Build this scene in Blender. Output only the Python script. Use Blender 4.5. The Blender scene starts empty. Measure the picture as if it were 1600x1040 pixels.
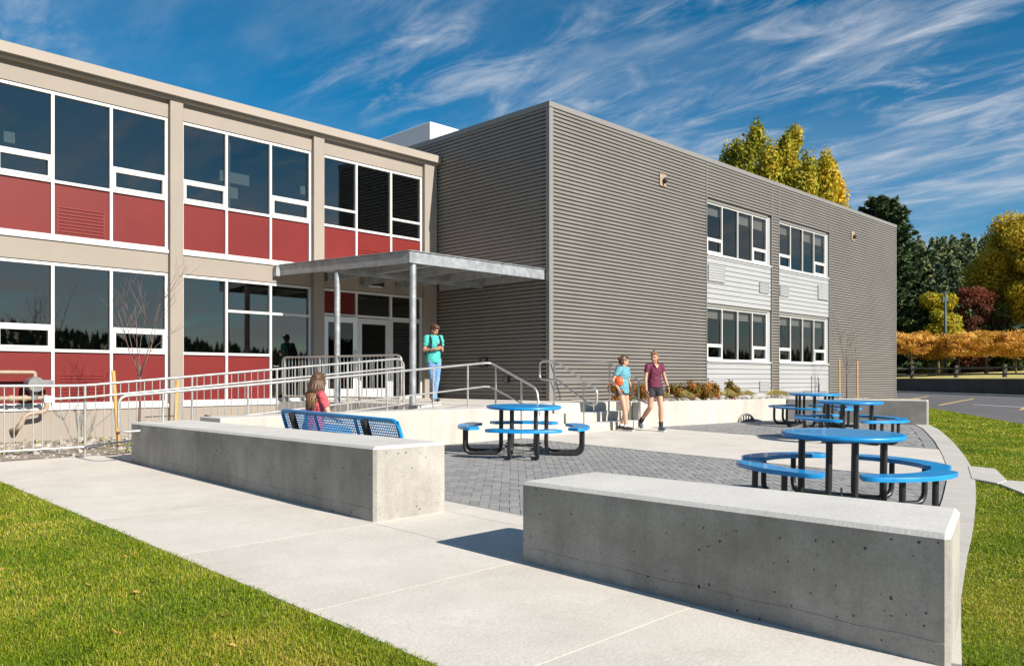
import bpy, bmesh, math, random
import numpy as np
from mathutils import Vector, Matrix, Euler, noise

R = math.radians
rnd = random.Random(7)
SC = bpy.context.scene
COL = SC.collection

# ------------------------------------------------------------------ camera, sky, sun, exposure
cam_d = bpy.data.cameras.new('camera')
cam = bpy.data.objects.new('camera', cam_d)
COL.objects.link(cam)
cam.location = (0, 0, 1.4)
cam.rotation_euler = (R(90), 0, R(-45))
cam_d.sensor_width = 36
cam_d.lens = 36 * 1267 / 1600
cam_d.shift_y = 70 / 1600
cam_d.clip_start = 0.05
cam_d.clip_end = 4000
SC.camera = cam

SUN_DIR = Vector((0.07, -1.0, 0.60)).normalized()          # towards the sun
ELEV = math.asin(SUN_DIR.z)
world = bpy.data.worlds.new('World')
SC.world = world
world.use_nodes = True
wn, wl = world.node_tree.nodes, world.node_tree.links
wn.clear()
w_out = wn.new('ShaderNodeOutputWorld')
w_bg = wn.new('ShaderNodeBackground')
w_bg.inputs['Strength'].default_value = 0.085
sky = wn.new('ShaderNodeTexSky')
sky.sky_type = 'NISHITA'
sky.sun_disc = False
sky.sun_elevation = ELEV
sky.sun_rotation = R(180) - math.atan2(SUN_DIR.x, -SUN_DIR.y)
sky.altitude = 900
sky.air_density = 1.0
sky.dust_density = 0.25
sky.ozone_density = 4.0
hs = wn.new('ShaderNodeHueSaturation')
hs.inputs['Hue'].default_value = 0.487
hs.inputs['Saturation'].default_value = 1.38
hs.inputs['Value'].default_value = 0.72
wl.new(sky.outputs[0], hs.inputs['Color'])
# cirrus: the view direction is projected on a high flat layer, so streaks shrink towards the horizon
tc = wn.new('ShaderNodeTexCoord')
sep = wn.new('ShaderNodeSeparateXYZ')
wl.new(tc.outputs['Generated'], sep.inputs[0])


def wmath(op, a, b=None, clamp=False):
    n = wn.new('ShaderNodeMath')
    n.operation = op
    n.use_clamp = clamp
    for i, v in enumerate((a, b)):
        if v is None:
            continue
        if isinstance(v, (int, float)):
            n.inputs[i].default_value = v
        else:
            wl.new(v, n.inputs[i])
    return n.outputs[0]


zc = wmath('ADD', wmath('MAXIMUM', sep.outputs['Z'], 0.0), 0.10)
cxv = wmath('DIVIDE', sep.outputs['X'], zc)
cyv = wmath('DIVIDE', sep.outputs['Y'], zc)
comb = wn.new('ShaderNodeCombineXYZ')
wl.new(cxv, comb.inputs[0])
wl.new(cyv, comb.inputs[1])


def wnoise(scale3, rot, sc, det, dist, off):
    mp = wn.new('ShaderNodeMapping')
    mp.inputs['Rotation'].default_value = (0, 0, R(rot))
    mp.inputs['Scale'].default_value = scale3
    mp.inputs['Location'].default_value = off
    wl.new(comb.outputs[0], mp.inputs[0])
    n = wn.new('ShaderNodeTexNoise')
    n.inputs['Scale'].default_value = sc
    n.inputs['Detail'].default_value = det
    n.inputs['Roughness'].default_value = 0.62
    n.inputs['Distortion'].default_value = dist
    wl.new(mp.outputs[0], n.inputs['Vector'])
    return n.outputs[0]


def wramp(src, a, b):
    n = wn.new('ShaderNodeMapRange')
    n.interpolation_type = 'SMOOTHSTEP'
    n.inputs['From Min'].default_value = a
    n.inputs['From Max'].default_value = b
    wl.new(src, n.inputs['Value'])
    return n.outputs[0]


streak = wramp(wnoise((1.55, 0.62, 1), 20, 1.8, 12, 0.8, (6.1, 4.7, 0)), 0.44, 0.86)
wisps = wramp(wnoise((1.7, 0.75, 1), 5, 4.2, 12, 0.7, (0.4, 5.2, 0)), 0.45, 0.82)
patch = wramp(wnoise((1, 1, 1), 0, 0.85, 3, 0.3, (5.5, 2.2, 0)), 0.33, 0.58)
c1 = wmath('MULTIPLY', wmath('ADD', wmath('MULTIPLY', streak, 0.95), wmath('MULTIPLY', wisps, 0.75)), patch, True)
veil = wmath('MULTIPLY', wramp(wnoise((1.3, 0.5, 1), 20, 0.9, 8, 0.3, (1.3, 8.8, 0)), 0.42, 0.80), 0.20)
# a bank of thin cloud low over the hills
low = wmath('MULTIPLY', wmath('MULTIPLY', wramp(sep.outputs['Z'], 0.34, 0.06), wramp(wnoise((2.0, 0.5, 1), 45, 0.6, 6, 0.4, (5.3, 0.8, 0)), 0.34, 0.60)), 0.70)
c2 = wmath('ADD', wmath('ADD', c1, veil), low, True)
cl_amt = wmath('MULTIPLY', c2, 0.92)
mixc = wn.new('ShaderNodeMix')
mixc.data_type = 'RGBA'
wl.new(cl_amt, mixc.inputs['Factor'])
wl.new(hs.outputs[0], mixc.inputs['A'])
mixc.inputs['B'].default_value = (4.4, 4.7, 5.2, 1)
wl.new(mixc.outputs['Result'], w_bg.inputs['Color'])
wl.new(w_bg.outputs[0], w_out.inputs[0])

sun_d = bpy.data.lights.new('sun', 'SUN')
sun_d.energy = 5.0
sun_d.angle = R(0.53)
sun_d.color = (1.0, 0.93, 0.82)
sun = bpy.data.objects.new('sun', sun_d)
COL.objects.link(sun)
sun.rotation_euler = SUN_DIR.to_track_quat('Z', 'Y').to_euler()

SC.view_settings.view_transform = 'Standard'
SC.view_settings.look = 'None'
SC.view_settings.exposure = 0.75
SC.view_settings.gamma = 1.0
SC.view_settings.use_curve_mapping = False
SC.cycles.max_bounces = 6
SC.cycles.diffuse_bounces = 3
SC.cycles.glossy_bounces = 3
SC.cycles.transparent_max_bounces = 10


# ------------------------------------------------------------------ helpers
def G(u, v):                                                # the gently sloping paved ground
    return -0.066 + 0.0081 * u + 0.0195 * v


def tag(o, label=None, cat=None, group=None, kind=None):
    if label: o['label'] = label
    if cat: o['category'] = cat
    if group: o['group'] = group
    if kind: o['kind'] = kind
    return o


def thing(name, label, cat, loc=(0, 0, 0), group=None, rz=0.0):
    o = bpy.data.objects.new(name, None)
    o.empty_display_size = 0.2
    COL.objects.link(o)
    o.location = loc
    o.rotation_euler = (0, 0, rz)
    return tag(o, label, cat, group)


def put(name, me, parent=None, world_coords=True):
    o = bpy.data.objects.new(name, me)
    COL.objects.link(o)
    if parent is not None:
        o.parent = parent
        if world_coords and parent.type == 'EMPTY':
            o.matrix_parent_inverse = (Matrix.Translation(parent.location) @ parent.rotation_euler.to_matrix().to_4x4()).inverted()
    return o


def copy_tree(o, parent=None):
    kids = list(o.children)
    c = o.copy()
    COL.objects.link(c)
    c.parent = parent
    if parent is not None:
        c.matrix_parent_inverse = o.matrix_parent_inverse.copy()
    for k in kids:
        copy_tree(k, c)
    return c


class MB:
    """Collects simple shapes; build() links them as one mesh object."""

    def __init__(self, xf=None):
        self.v, self.f, self.m, self.xf, self.mi = [], [], [], xf, 0

    def add(self, vs, fs):
        b = len(self.v)
        self.v.extend([tuple(p) for p in vs])
        for f in fs:
            self.f.append(tuple(i + b for i in f))
            self.m.append(self.mi)

    def box(self, a, b):
        (x0, y0, z0), (x1, y1, z1) = a, b
        self.add([(x0, y0, z0), (x1, y0, z0), (x1, y1, z0), (x0, y1, z0), (x0, y0, z1), (x1, y0, z1), (x1, y1, z1), (x0, y1, z1)],
                 [(0, 3, 2, 1), (4, 5, 6, 7), (0, 1, 5, 4), (1, 2, 6, 5), (2, 3, 7, 6), (3, 0, 4, 7)])

    def obox(self, c, size, rz=0.0, rx=0.0, ry=0.0):
        m = Matrix.Translation(c) @ Euler((rx, ry, rz)).to_matrix().to_4x4()
        h = [s / 2 for s in size]
        vs = [m @ Vector((x * h[0], y * h[1], z * h[2])) for z in (-1, 1) for x, y in ((-1, -1), (1, -1), (1, 1), (-1, 1))]
        self.add(vs, [(0, 3, 2, 1), (4, 5, 6, 7), (0, 1, 5, 4), (1, 2, 6, 5), (2, 3, 7, 6), (3, 0, 4, 7)])

    def prism(self, poly, zb, zt):
        """poly CCW list of (x,y); zb / zt are numbers or functions of (x,y)"""
        fb = zb if callable(zb) else (lambda x, y: zb)
        ft = zt if callable(zt) else (lambda x, y: zt)
        n = len(poly)
        vs = [(x, y, fb(x, y)) for x, y in poly] + [(x, y, ft(x, y)) for x, y in poly]
        fs = [tuple(range(n - 1, -1, -1)), tuple(range(n, 2 * n))]
        fs += [(i, (i + 1) % n, n + (i + 1) % n, n + i) for i in range(n)]
        self.add(vs, fs)

    def tube(self, path, r, n=8, closed=False, caps=True):
        P = [Vector(p) for p in path]
        k = len(P)
        rr = r if isinstance(r, (list, tuple)) else [r] * k
        up = None
        vs = []
        for i, p in enumerate(P):
            if closed:
                t = P[(i + 1) % k] - P[i - 1]
            else:
                t = P[min(i + 1, k - 1)] - P[max(i - 1, 0)]
            t.normalize()
            if up is None:
                up = Vector((0, 0, 1)) if abs(t.z) < 0.9 else Vector((1, 0, 0))
            a = up - t * up.dot(t)
            if a.length < 1e-4:
                a = t.orthogonal()
            a.normalize()
            up = a
            b = t.cross(a)
            vs += [p + (a * math.cos(2 * math.pi * j / n) + b * math.sin(2 * math.pi * j / n)) * rr[i] for j in range(n)]
        fs = []
        for i in range(k if closed else k - 1):
            o0, o1 = i * n, ((i + 1) % k) * n
            fs += [(o0 + j, o0 + (j + 1) % n, o1 + (j + 1) % n, o1 + j) for j in range(n)]
        if caps and not closed:
            fs += [tuple(range(n - 1, -1, -1)), tuple(range((k - 1) * n, k * n))]
        self.add(vs, fs)

    def ell(self, c, r, n=12, m=8, rot=None):
        c = Vector(c)
        M3 = rot.to_matrix() if rot is not None else Matrix.Identity(3)
        vs = [c + M3 @ Vector((0, 0, r[2]))]
        for i in range(1, m):
            th = math.pi * i / m
            for j in range(n):
                ph = 2 * math.pi * j / n
                vs.append(c + M3 @ Vector((r[0] * math.sin(th) * math.cos(ph), r[1] * math.sin(th) * math.sin(ph), r[2] * math.cos(th))))
        vs.append(c + M3 @ Vector((0, 0, -r[2])))
        fs = [(0, 1 + j, 1 + (j + 1) % n) for j in range(n)]
        for i in range(m - 2):
            fs += [(1 + i * n + j, 1 + (i + 1) * n + j, 1 + (i + 1) * n + (j + 1) % n, 1 + i * n + (j + 1) % n) for j in range(n)]
        l = len(vs) - 1
        fs += [(l, 1 + (m - 2) * n + (j + 1) % n, 1 + (m - 2) * n + j) for j in range(n)]
        self.add(vs, fs)

    def frus(self, p0, p1, r0, r1, n=14):
        """tapered, possibly elliptical, capped tube between two points; r is a number or (rx, ry)"""
        p0, p1 = Vector(p0), Vector(p1)
        e0 = r0 if isinstance(r0, (tuple, list)) else (r0, r0)
        e1 = r1 if isinstance(r1, (tuple, list)) else (r1, r1)
        t = (p1 - p0).normalized()
        a = Vector((1, 0, 0)) - t * t.x
        if a.length < 0.2:
            a = Vector((0, 1, 0)) - t * t.y
        a.normalize()
        b = t.cross(a)
        vs = []
        for p, e in ((p0, e0), (p1, e1)):
            vs += [p + a * math.cos(2 * math.pi * j / n) * e[0] + b * math.sin(2 * math.pi * j / n) * e[1] for j in range(n)]
        fs = [(j, (j + 1) % n, n + (j + 1) % n, n + j) for j in range(n)]
        fs += [tuple(range(n - 1, -1, -1)), tuple(range(n, 2 * n))]
        self.add(vs, fs)

    def caps(self, p0, p1, r0, r1):
        self.frus(p0, p1, r0, r1)
        self.ell(p0, (r0,) * 3)
        self.ell(p1, (r1,) * 3)

    def mesh(self, name, mats, smooth=False, sharp=None):
        vs = [self.xf(*p) for p in self.v] if self.xf else self.v
        me = bpy.data.meshes.new(name)
        me.from_pydata(vs, [], self.f)
        for mt in (mats if isinstance(mats, (list, tuple)) else [mats]):
            me.materials.append(mt)
        if any(self.m):
            me.polygons.foreach_set('material_index', self.m)
        if smooth:
            me.polygons.foreach_set('use_smooth', [True] * len(me.polygons))
            if sharp:
                me.set_sharp_from_angle(angle=R(sharp))
        me.update()
        return me

    def build(self, name, mats, parent=None, smooth=False, sharp=None):
        return put(name, self.mesh(name, mats, smooth, sharp), parent)


def bevelled(mesh, width, seg=2):
    bm = bmesh.new()
    bm.from_mesh(mesh)
    bmesh.ops.remove_doubles(bm, verts=bm.verts, dist=1e-5)
    ed = [e for e in bm.edges if len(e.link_faces) == 2 and e.calc_face_angle(0) > R(25)]
    bmesh.ops.bevel(bm, geom=ed, offset=width, segments=seg, profile=0.5, affect='EDGES', clamp_overlap=True)
    bm.to_mesh(mesh)
    bm.free()
    return mesh


def arc(pts, rad, n=5):
    """a polyline with its inner corners rounded"""
    P = [Vector(p) for p in pts]
    out = [P[0]]
    for i in range(1, len(P) - 1):
        a, b, c = P[i - 1], P[i], P[i + 1]
        d0, d1 = (a - b), (c - b)
        r = min(rad, d0.length * 0.49, d1.length * 0.49)
        p0, p1 = b + d0.normalized() * r, b + d1.normalized() * r
        for k in range(n + 1):
            t = k / n
            out.append(p0 * (1 - t) ** 2 + b * 2 * t * (1 - t) + p1 * t * t)
    out.append(P[-1])
    return out


# ------------------------------------------------------------------ materials
def new_mat(name):
    m = bpy.data.materials.new(name)
    m.use_nodes = True
    n, l = m.node_tree.nodes, m.node_tree.links
    return m, n, l, n['Principled BSDF']


def simple(name, col, rough=0.5, metal=0.0, spec=0.5, var=0.0, nscale=3.0, bump=0.0, bscale=60.0, coat=0.0):
    m, n, l, b = new_mat(name)
    b.inputs['Base Color'].default_value = (*col, 1)
    b.inputs['Roughness'].default_value = rough
    b.inputs['Metallic'].default_value = metal
    b.inputs['Specular IOR Level'].default_value = spec
    b.inputs['Coat Weight'].default_value = coat
    t = n.new('ShaderNodeTexCoord')
    if var:
        no = n.new('ShaderNodeTexNoise')
        no.inputs['Scale'].default_value = nscale
        no.inputs['Detail'].default_value = 6
        no.inputs['Roughness'].default_value = 0.65
        l.new(t.outputs['Object'], no.inputs['Vector'])
        mr = n.new('ShaderNodeMapRange')
        mr.inputs['From Min'].default_value = 0.3
        mr.inputs['From Max'].default_value = 0.7
        mr.inputs['To Min'].default_value = 1 - var
        mr.inputs['To Max'].default_value = 1 + var
        l.new(no.outputs[0], mr.inputs['Value'])
        mx = n.new('ShaderNodeVectorMath')
        mx.operation = 'SCALE'
        mx.inputs[0].default_value = col
        l.new(mr.outputs[0], mx.inputs['Scale'])
        l.new(mx.outputs[0], b.inputs['Base Color'])
        mr2 = n.new('ShaderNodeMapRange')
        mr2.inputs['To Min'].default_value = max(0.02, rough - 0.12)
        mr2.inputs['To Max'].default_value = min(1, rough + 0.12)
        l.new(no.outputs[0], mr2.inputs['Value'])
        l.new(mr2.outputs[0], b.inputs['Roughness'])
    if bump:
        nb = n.new('ShaderNodeTexNoise')
        nb.inputs['Scale'].default_value = bscale
        nb.inputs['Detail'].default_value = 5
        l.new(t.outputs['Object'], nb.inputs['Vector'])
        bp = n.new('ShaderNodeBump')
        bp.inputs['Strength'].default_value = bump
        bp.inputs['Distance'].default_value = 0.01
        l.new(nb.outputs[0], bp.inputs['Height'])
        l.new(bp.outputs[0], b.inputs['Normal'])
    return m


def ramp(n, l, src, stops):
    cr = n.new('ShaderNodeValToRGB')
    el = cr.color_ramp.elements
    while len(el) < len(stops):
        el.new(0.5)
    for e, (p, c) in zip(el, stops):
        e.position = p
        e.color = (*c, 1)
    l.new(src, cr.inputs[0])
    return cr.outputs[0]


def mulcol(n, l, a, b, fac=1.0):
    mx = n.new('ShaderNodeMix')
    mx.data_type = 'RGBA'
    mx.blend_type = 'MULTIPLY'
    mx.inputs['Factor'].default_value = fac
    l.new(a, mx.inputs['A'])
    l.new(b, mx.inputs['B'])
    return mx.outputs['Result']


def concrete(name, c0, c1, pits=True, streaks=True, rough=0.85, per_object=False, pitcol=(0.22, 0.21, 0.20)):
    m, n, l, b = new_mat(name)
    t = n.new('ShaderNodeTexCoord')
    vec = t.outputs['Object']
    if per_object:
        oi = n.new('ShaderNodeObjectInfo')
        va = n.new('ShaderNodeVectorMath')
        va.operation = 'MULTIPLY_ADD'
        l.new(oi.outputs['Random'], va.inputs[0])
        va.inputs[1].default_value = (31.0, 17.0, 5.0)
        l.new(vec, va.inputs[2])
        vec = va.outputs[0]
    n1 = n.new('ShaderNodeTexNoise')
    n1.inputs['Scale'].default_value = 1.3
    n1.inputs['Detail'].default_value = 8
    n1.inputs['Roughness'].default_value = 0.68
    l.new(vec, n1.inputs['Vector'])
    col = ramp(n, l, n1.outputs[0], [(0.30, c0), (0.68, c1)])
    n2 = n.new('ShaderNodeTexNoise')
    n2.inputs['Scale'].default_value = 55
    n2.inputs['Detail'].default_value = 4
    l.new(vec, n2.inputs['Vector'])
    g = ramp(n, l, n2.outputs[0], [(0.30, (0.86,) * 3), (0.70, (1.05,) * 3)])
    col = mulcol(n, l, col, g)
    if streaks:
        mp = n.new('ShaderNodeMapping')
        mp.inputs['Scale'].default_value = (3.2, 3.2, 0.35)
        l.new(vec, mp.inputs[0])
        n3 = n.new('ShaderNodeTexNoise')
        n3.inputs['Scale'].default_value = 1.6
        n3.inputs['Detail'].default_value = 7
        n3.inputs['Roughness'].default_value = 0.6
        l.new(mp.outputs[0], n3.inputs['Vector'])
        s = ramp(n, l, n3.outputs[0], [(0.35, (0.78, 0.77, 0.75)), (0.62, (1.06, 1.06, 1.06))])
        col = mulcol(n, l, col, s, 0.55)
    bp = n.new('ShaderNodeBump')
    bp.inputs['Strength'].default_value = 0.25
    bp.inputs['Distance'].default_value = 0.006
    h = n2.outputs[0]
    if pits:
        pmap = n.new('ShaderNodeMapping')
        pmap.inputs['Rotation'].default_value = (0.61, 0.47, 0.83)
        l.new(vec, pmap.inputs[0])
        pn_ = n.new('ShaderNodeTexNoise')
        pn_.inputs['Scale'].default_value = 30
        pn_.inputs['Detail'].default_value = 2
        l.new(vec, pn_.inputs['Vector'])
        pa = n.new('ShaderNodeVectorMath')
        pa.operation = 'MULTIPLY_ADD'
        l.new(pn_.outputs['Color'], pa.inputs[0])
        pa.inputs[1].default_value = (0.03, 0.03, 0.03)
        l.new(pmap.outputs[0], pa.inputs[2])
        vo = n.new('ShaderNodeTexVoronoi')
        vo.inputs['Scale'].default_value = 19
        vo.inputs['Randomness'].default_value = 1
        l.new(pa.outputs[0], vo.inputs['Vector'])
        vn = n.new('ShaderNodeTexNoise')
        vn.inputs['Scale'].default_value = 2.2
        vn.inputs['Detail'].default_value = 3
        l.new(vec, vn.inputs['Vector'])
        # size of each pit follows a per-cell random value, many cells have none
        sx = n.new('ShaderNodeSeparateColor')
        l.new(vo.outputs['Color'], sx.inputs[0])
        mr = n.new('ShaderNodeMapRange')
        mr.inputs['From Min'].default_value = 0.45
        mr.inputs['From Max'].default_value = 1.0
        mr.inputs['To Min'].default_value = 0.0
        mr.inputs['To Max'].default_value = 0.19
        l.new(sx.outputs[0], mr.inputs['Value'])
        sb = n.new('ShaderNodeMath')
        sb.operation = 'SUBTRACT'
        l.new(vo.outputs['Distance'], sb.inputs[0])
        l.new(mr.outputs[0], sb.inputs[1])
        pm = n.new('ShaderNodeMapRange')
        pm.interpolation_type = 'SMOOTHSTEP'
        pm.inputs['From Min'].default_value = -0.04
        pm.inputs['From Max'].default_value = 0.015
        l.new(sb.outputs[0], pm.inputs['Value'])
        pc = ramp(n, l, pm.outputs[0], [(0.0, pitcol), (1.0, (1, 1, 1))])
        col = mulcol(n, l, col, pc)
        ad = n.new('ShaderNodeMath')
        ad.operation = 'MULTIPLY_ADD'
        l.new(pm.outputs[0], ad.inputs[0])
        ad.inputs[1].default_value = 1.5
        l.new(n2.outputs[0], ad.inputs[2])
        h = ad.outputs[0]
    l.new(h, bp.inputs['Height'])
    l.new(bp.outputs[0], b.inputs['Normal'])
    l.new(col, b.inputs['Base Color'])
    b.inputs['Roughness'].default_value = rough
    b.inputs['Specular IOR Level'].default_value = 0.3
    return m


def foliage(name, stops, rough=0.6, trans=0.35):
    m, n, l, b = new_mat(name)
    at = n.new('ShaderNodeAttribute')
    at.attribute_name = 'tint'
    col = ramp(n, l, at.outputs['Fac'], stops)
    l.new(col, b.inputs['Base Color'])
    b.inputs['Roughness'].default_value = rough
    b.inputs['Specular IOR Level'].default_value = 0.25
    tr = n.new('ShaderNodeBsdfTranslucent')
    l.new(col, tr.inputs['Color'])
    mx = n.new('ShaderNodeMixShader')
    mx.inputs[0].default_value = trans
    l.new(b.outputs[0], mx.inputs[1])
    l.new(tr.outputs[0], mx.inputs[2])
    l.new(mx.outputs[0], n['Material Output'].inputs['Surface'])
    return m


def glass(name, tint, ior=1.9, rough=0.015, gcol=(0.92, 0.96, 1.0)):
    m, n, l, b = new_mat(name)
    n.remove(b)
    tr = n.new('ShaderNodeBsdfTransparent')
    tr.inputs[0].default_value = (*tint, 1)
    gl = n.new('ShaderNodeBsdfGlossy')
    gl.inputs['Color'].default_value = (*gcol, 1)
    gl.inputs['Roughness'].default_value = rough
    t = n.new('ShaderNodeTexCoord')
    no = n.new('ShaderNodeTexNoise')
    no.inputs['Scale'].default_value = 0.9
    no.inputs['Detail'].default_value = 1
    l.new(t.outputs['Object'], no.inputs['Vector'])
    bp = n.new('ShaderNodeBump')
    bp.inputs['Strength'].default_value = 0.06
    bp.inputs['Distance'].default_value = 0.02
    l.new(no.outputs[0], bp.inputs['Height'])
    l.new(bp.outputs[0], gl.inputs['Normal'])
    fr = n.new('ShaderNodeFresnel')
    ge = n.new('ShaderNodeNewGeometry')
    io = n.new('ShaderNodeMapRange')                          # a thin sheet: the same reflectance on both of its faces
    io.inputs['To Min'].default_value = ior
    io.inputs['To Max'].default_value = 1 / ior
    l.new(ge.outputs['Backfacing'], io.inputs['Value'])
    l.new(io.outputs[0], fr.inputs['IOR'])
    mx = n.new('ShaderNodeMixShader')
    l.new(fr.outputs[0], mx.inputs[0])
    l.new(tr.outputs[0], mx.inputs[1])
    l.new(gl.outputs[0], mx.inputs[2])
    l.new(mx.outputs[0], n['Material Output'].inputs['Surface'])
    return m


M = {}
M['conc_wall'] = concrete('conc_wall', (0.235, 0.220, 0.196), (0.430, 0.405, 0.368))
M['conc_white'] = concrete('conc_white', (0.43, 0.405, 0.36), (0.51, 0.485, 0.44), pits=True, pitcol=(0.75, 0.73, 0.70))
M['conc_top'] = concrete('conc_top', (0.50, 0.485, 0.46), (0.60, 0.585, 0.555), pits=False, streaks=False)
M['conc_slab'] = concrete('conc_slab', (0.50, 0.468, 0.422), (0.62, 0.585, 0.535), pits=False, streaks=False, per_object=True)
M['conc_rim'] = concrete('conc_rim', (0.42, 0.40, 0.37), (0.52, 0.50, 0.46), pits=False, streaks=False, per_object=True)
M['beige'] = simple('beige', (0.275, 0.240, 0.206), 0.85, var=0.05, nscale=1.2, bump=0.12, bscale=120, spec=0.3)
M['cornice'] = simple('cornice', (0.315, 0.275, 0.235), 0.75, var=0.06, nscale=0.8, spec=0.3)
M['red'] = simple('red', (0.142, 0.0125, 0.0115), 0.5, var=0.10, nscale=0.9, spec=0.25)
M['red_vent'] = simple('red_vent', (0.165, 0.0150, 0.0120), 0.45, var=0.04, spec=0.4)
M['white_frame'] = simple('white_frame', (0.56, 0.56, 0.555), 0.4, var=0.03, spec=0.5)
M['door_frame'] = simple('door_frame', (0.62, 0.63, 0.63), 0.35, metal=0.3, var=0.04)
M['grey_metal'] = simple('grey_metal', (0.195, 0.180, 0.163), 0.45, metal=0.1, var=0.07, nscale=0.6, spec=0.5)
M['grey_trim'] = simple('grey_trim', (0.215, 0.205, 0.19), 0.42, metal=0.1, var=0.04, nscale=0.8)
M['white_metal'] = simple('white_metal', (0.37, 0.375, 0.38), 0.45, metal=0.1, var=0.04, nscale=0.8)
M['galv'] = simple('galv', (0.31, 0.325, 0.34), 0.48, metal=0.45, var=0.30, nscale=5, bump=0.08, bscale=20)
M['steel'] = simple('steel', (0.56, 0.55, 0.53), 0.36, metal=0.75, var=0.10, nscale=6)
M['white_paint'] = simple('white_paint', (0.60, 0.60, 0.60), 0.6, var=0.03)
M['roof'] = simple('roof', (0.35, 0.34, 0.33), 0.9, var=0.1)
M['interior'] = simple('interior', (0.16, 0.15, 0.14), 0.9, var=0.15, nscale=0.7)
M['blind'] = simple('blind', (0.62, 0.60, 0.55), 0.85, var=0.05)
M['paper'] = simple('paper', (0.75, 0.76, 0.74), 0.9, var=0.05)
M['glass'] = glass('glass', (0.50, 0.53, 0.52), 2.05, gcol=(1.0, 0.97, 0.90))
M['glass_dark'] = glass('glass_dark', (0.62, 0.62, 0.62), 1.5, gcol=(1.0, 0.95, 0.85))
M['blue'] = simple('blue', (0.004, 0.235, 0.55), 0.38, var=0.14, nscale=7, spec=0.5, coat=0.25)
M['black'] = simple('black', (0.016, 0.017, 0.018), 0.38, var=0.15, nscale=8, spec=0.5)
M['asphalt'] = simple('asphalt', (0.105, 0.10, 0.105), 0.9, var=0.16, nscale=0.5, bump=0.3, bscale=90)
M['yellow_line'] = simple('yellow_line', (0.62, 0.45, 0.12), 0.8, var=0.25, nscale=4)
M['white_line'] = simple('white_line', (0.62, 0.62, 0.60), 0.8, var=0.25, nscale=4)
M['soil'] = simple('soil', (0.27, 0.225, 0.18), 0.95, var=0.35, nscale=5, bump=0.6, bscale=30)
M['lawn_base'] = simple('lawn_base', (0.135, 0.170, 0.014), 0.95, var=0.35, nscale=6, bump=0.5, bscale=60)
M['straw_lawn'] = simple('straw_lawn', (0.44, 0.38, 0.12), 0.95, var=0.3, nscale=0.6, bump=0.5, bscale=8)
M['field'] = simple('field', (0.10, 0.10, 0.035), 0.95, var=0.35, nscale=0.05)
M['joint_bed'] = simple('joint_bed', (0.16, 0.16, 0.155), 0.95, var=0.2, nscale=20)
M['wood_stake'] = simple('wood_stake', (0.52, 0.30, 0.10), 0.7, var=0.2, nscale=9)
M['bark'] = simple('bark', (0.115, 0.085, 0.065), 0.9, var=0.3, nscale=12, bump=0.6, bscale=40)
M['twig'] = simple('twig', (0.15, 0.095, 0.085), 0.8, var=0.25, nscale=10)
M['pipe'] = simple('pipe', (0.32, 0.245, 0.175), 0.55, var=0.15, nscale=12)
M['iron_grey'] = simple('iron_grey', (0.20, 0.205, 0.21), 0.5, metal=0.4, var=0.15, nscale=12)
M['brick_red'] = simple('brick_red', (0.16, 0.055, 0.04), 0.9, var=0.3, nscale=3, bump=0.3)
M['house_wall'] = simple('house_wall', (0.20, 0.17, 0.15), 0.9, var=0.2, nscale=1)
M['dark_wall'] = simple('dark_wall', (0.075, 0.056, 0.050), 0.9, var=0.35, nscale=1.1, bump=0.5, bscale=5)
M['shingle'] = simple('shingle', (0.10, 0.09, 0.085), 0.9, var=0.25, nscale=2)
M['fence_wood'] = simple('fence_wood', (0.060, 0.050, 0.045), 0.85, var=0.3, nscale=3)
M['pole_wood'] = simple('pole_wood', (0.07, 0.05, 0.04), 0.9, var=0.3, nscale=3)
M['pole_green'] = simple('pole_green', (0.045, 0.085, 0.075), 0.6, var=0.15, nscale=3)
M['skin'] = simple('skin', (0.46, 0.25, 0.165), 0.5, var=0.05, nscale=9, spec=0.35)
M['skin2'] = simple('skin2', (0.50, 0.295, 0.21), 0.5, var=0.05, nscale=9, spec=0.35)
M['teal'] = simple('teal', (0.055, 0.40, 0.36), 0.8, var=0.10, nscale=9, bump=0.3, bscale=24)
M['sky_shirt'] = simple('sky_shirt', (0.10, 0.29, 0.36), 0.8, var=0.10, nscale=9, bump=0.3, bscale=24)
M['maroon'] = simple('maroon', (0.115, 0.013, 0.042), 0.8, var=0.15, nscale=9, bump=0.3, bscale=24)
M['coral'] = simple('coral', (0.50, 0.072, 0.085), 0.8, var=0.12, nscale=9, bump=0.3, bscale=24)
M['jeans'] = simple('jeans', (0.13, 0.26, 0.46), 0.85, var=0.28, nscale=8, bump=0.35, bscale=30)
M['black_cloth'] = simple('black_cloth', (0.018, 0.018, 0.024), 0.8, var=0.2, nscale=10, bump=0.3, bscale=24)
M['shoe'] = simple('shoe', (0.045, 0.045, 0.05), 0.6, var=0.3, nscale=20)
M['shoe_grey'] = simple('shoe_grey', (0.10, 0.12, 0.15), 0.6, var=0.3, nscale=20)
M['sole'] = simple('sole', (0.55, 0.55, 0.54), 0.7, var=0.1)
M['hair_brown'] = simple('hair_brown', (0.085, 0.040, 0.020), 0.5, var=0.4, nscale=40)
M['hair_light'] = simple('hair_light', (0.20, 0.105, 0.048), 0.5, var=0.4, nscale=40)
M['lip'] = simple('lip', (0.42, 0.13, 0.11), 0.5, var=0.05)
M['eye'] = simple('eye', (0.02, 0.015, 0.012), 0.2, var=0.05)
M['orange_ball'] = simple('orange_ball', (0.72, 0.11, 0.03), 0.4, var=0.05, nscale=12)
M['mark_white'] = simple('mark_white', (0.75, 0.75, 0.75), 0.6, var=0.05)
M['stone'] = simple('stone', (0.36, 0.33, 0.30), 0.85, var=0.3, nscale=5, bump=0.4, bscale=14)
M['leaf_dry'] = simple('leaf_dry', (0.42, 0.24, 0.07), 0.7, var=0.3, nscale=30)
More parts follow.
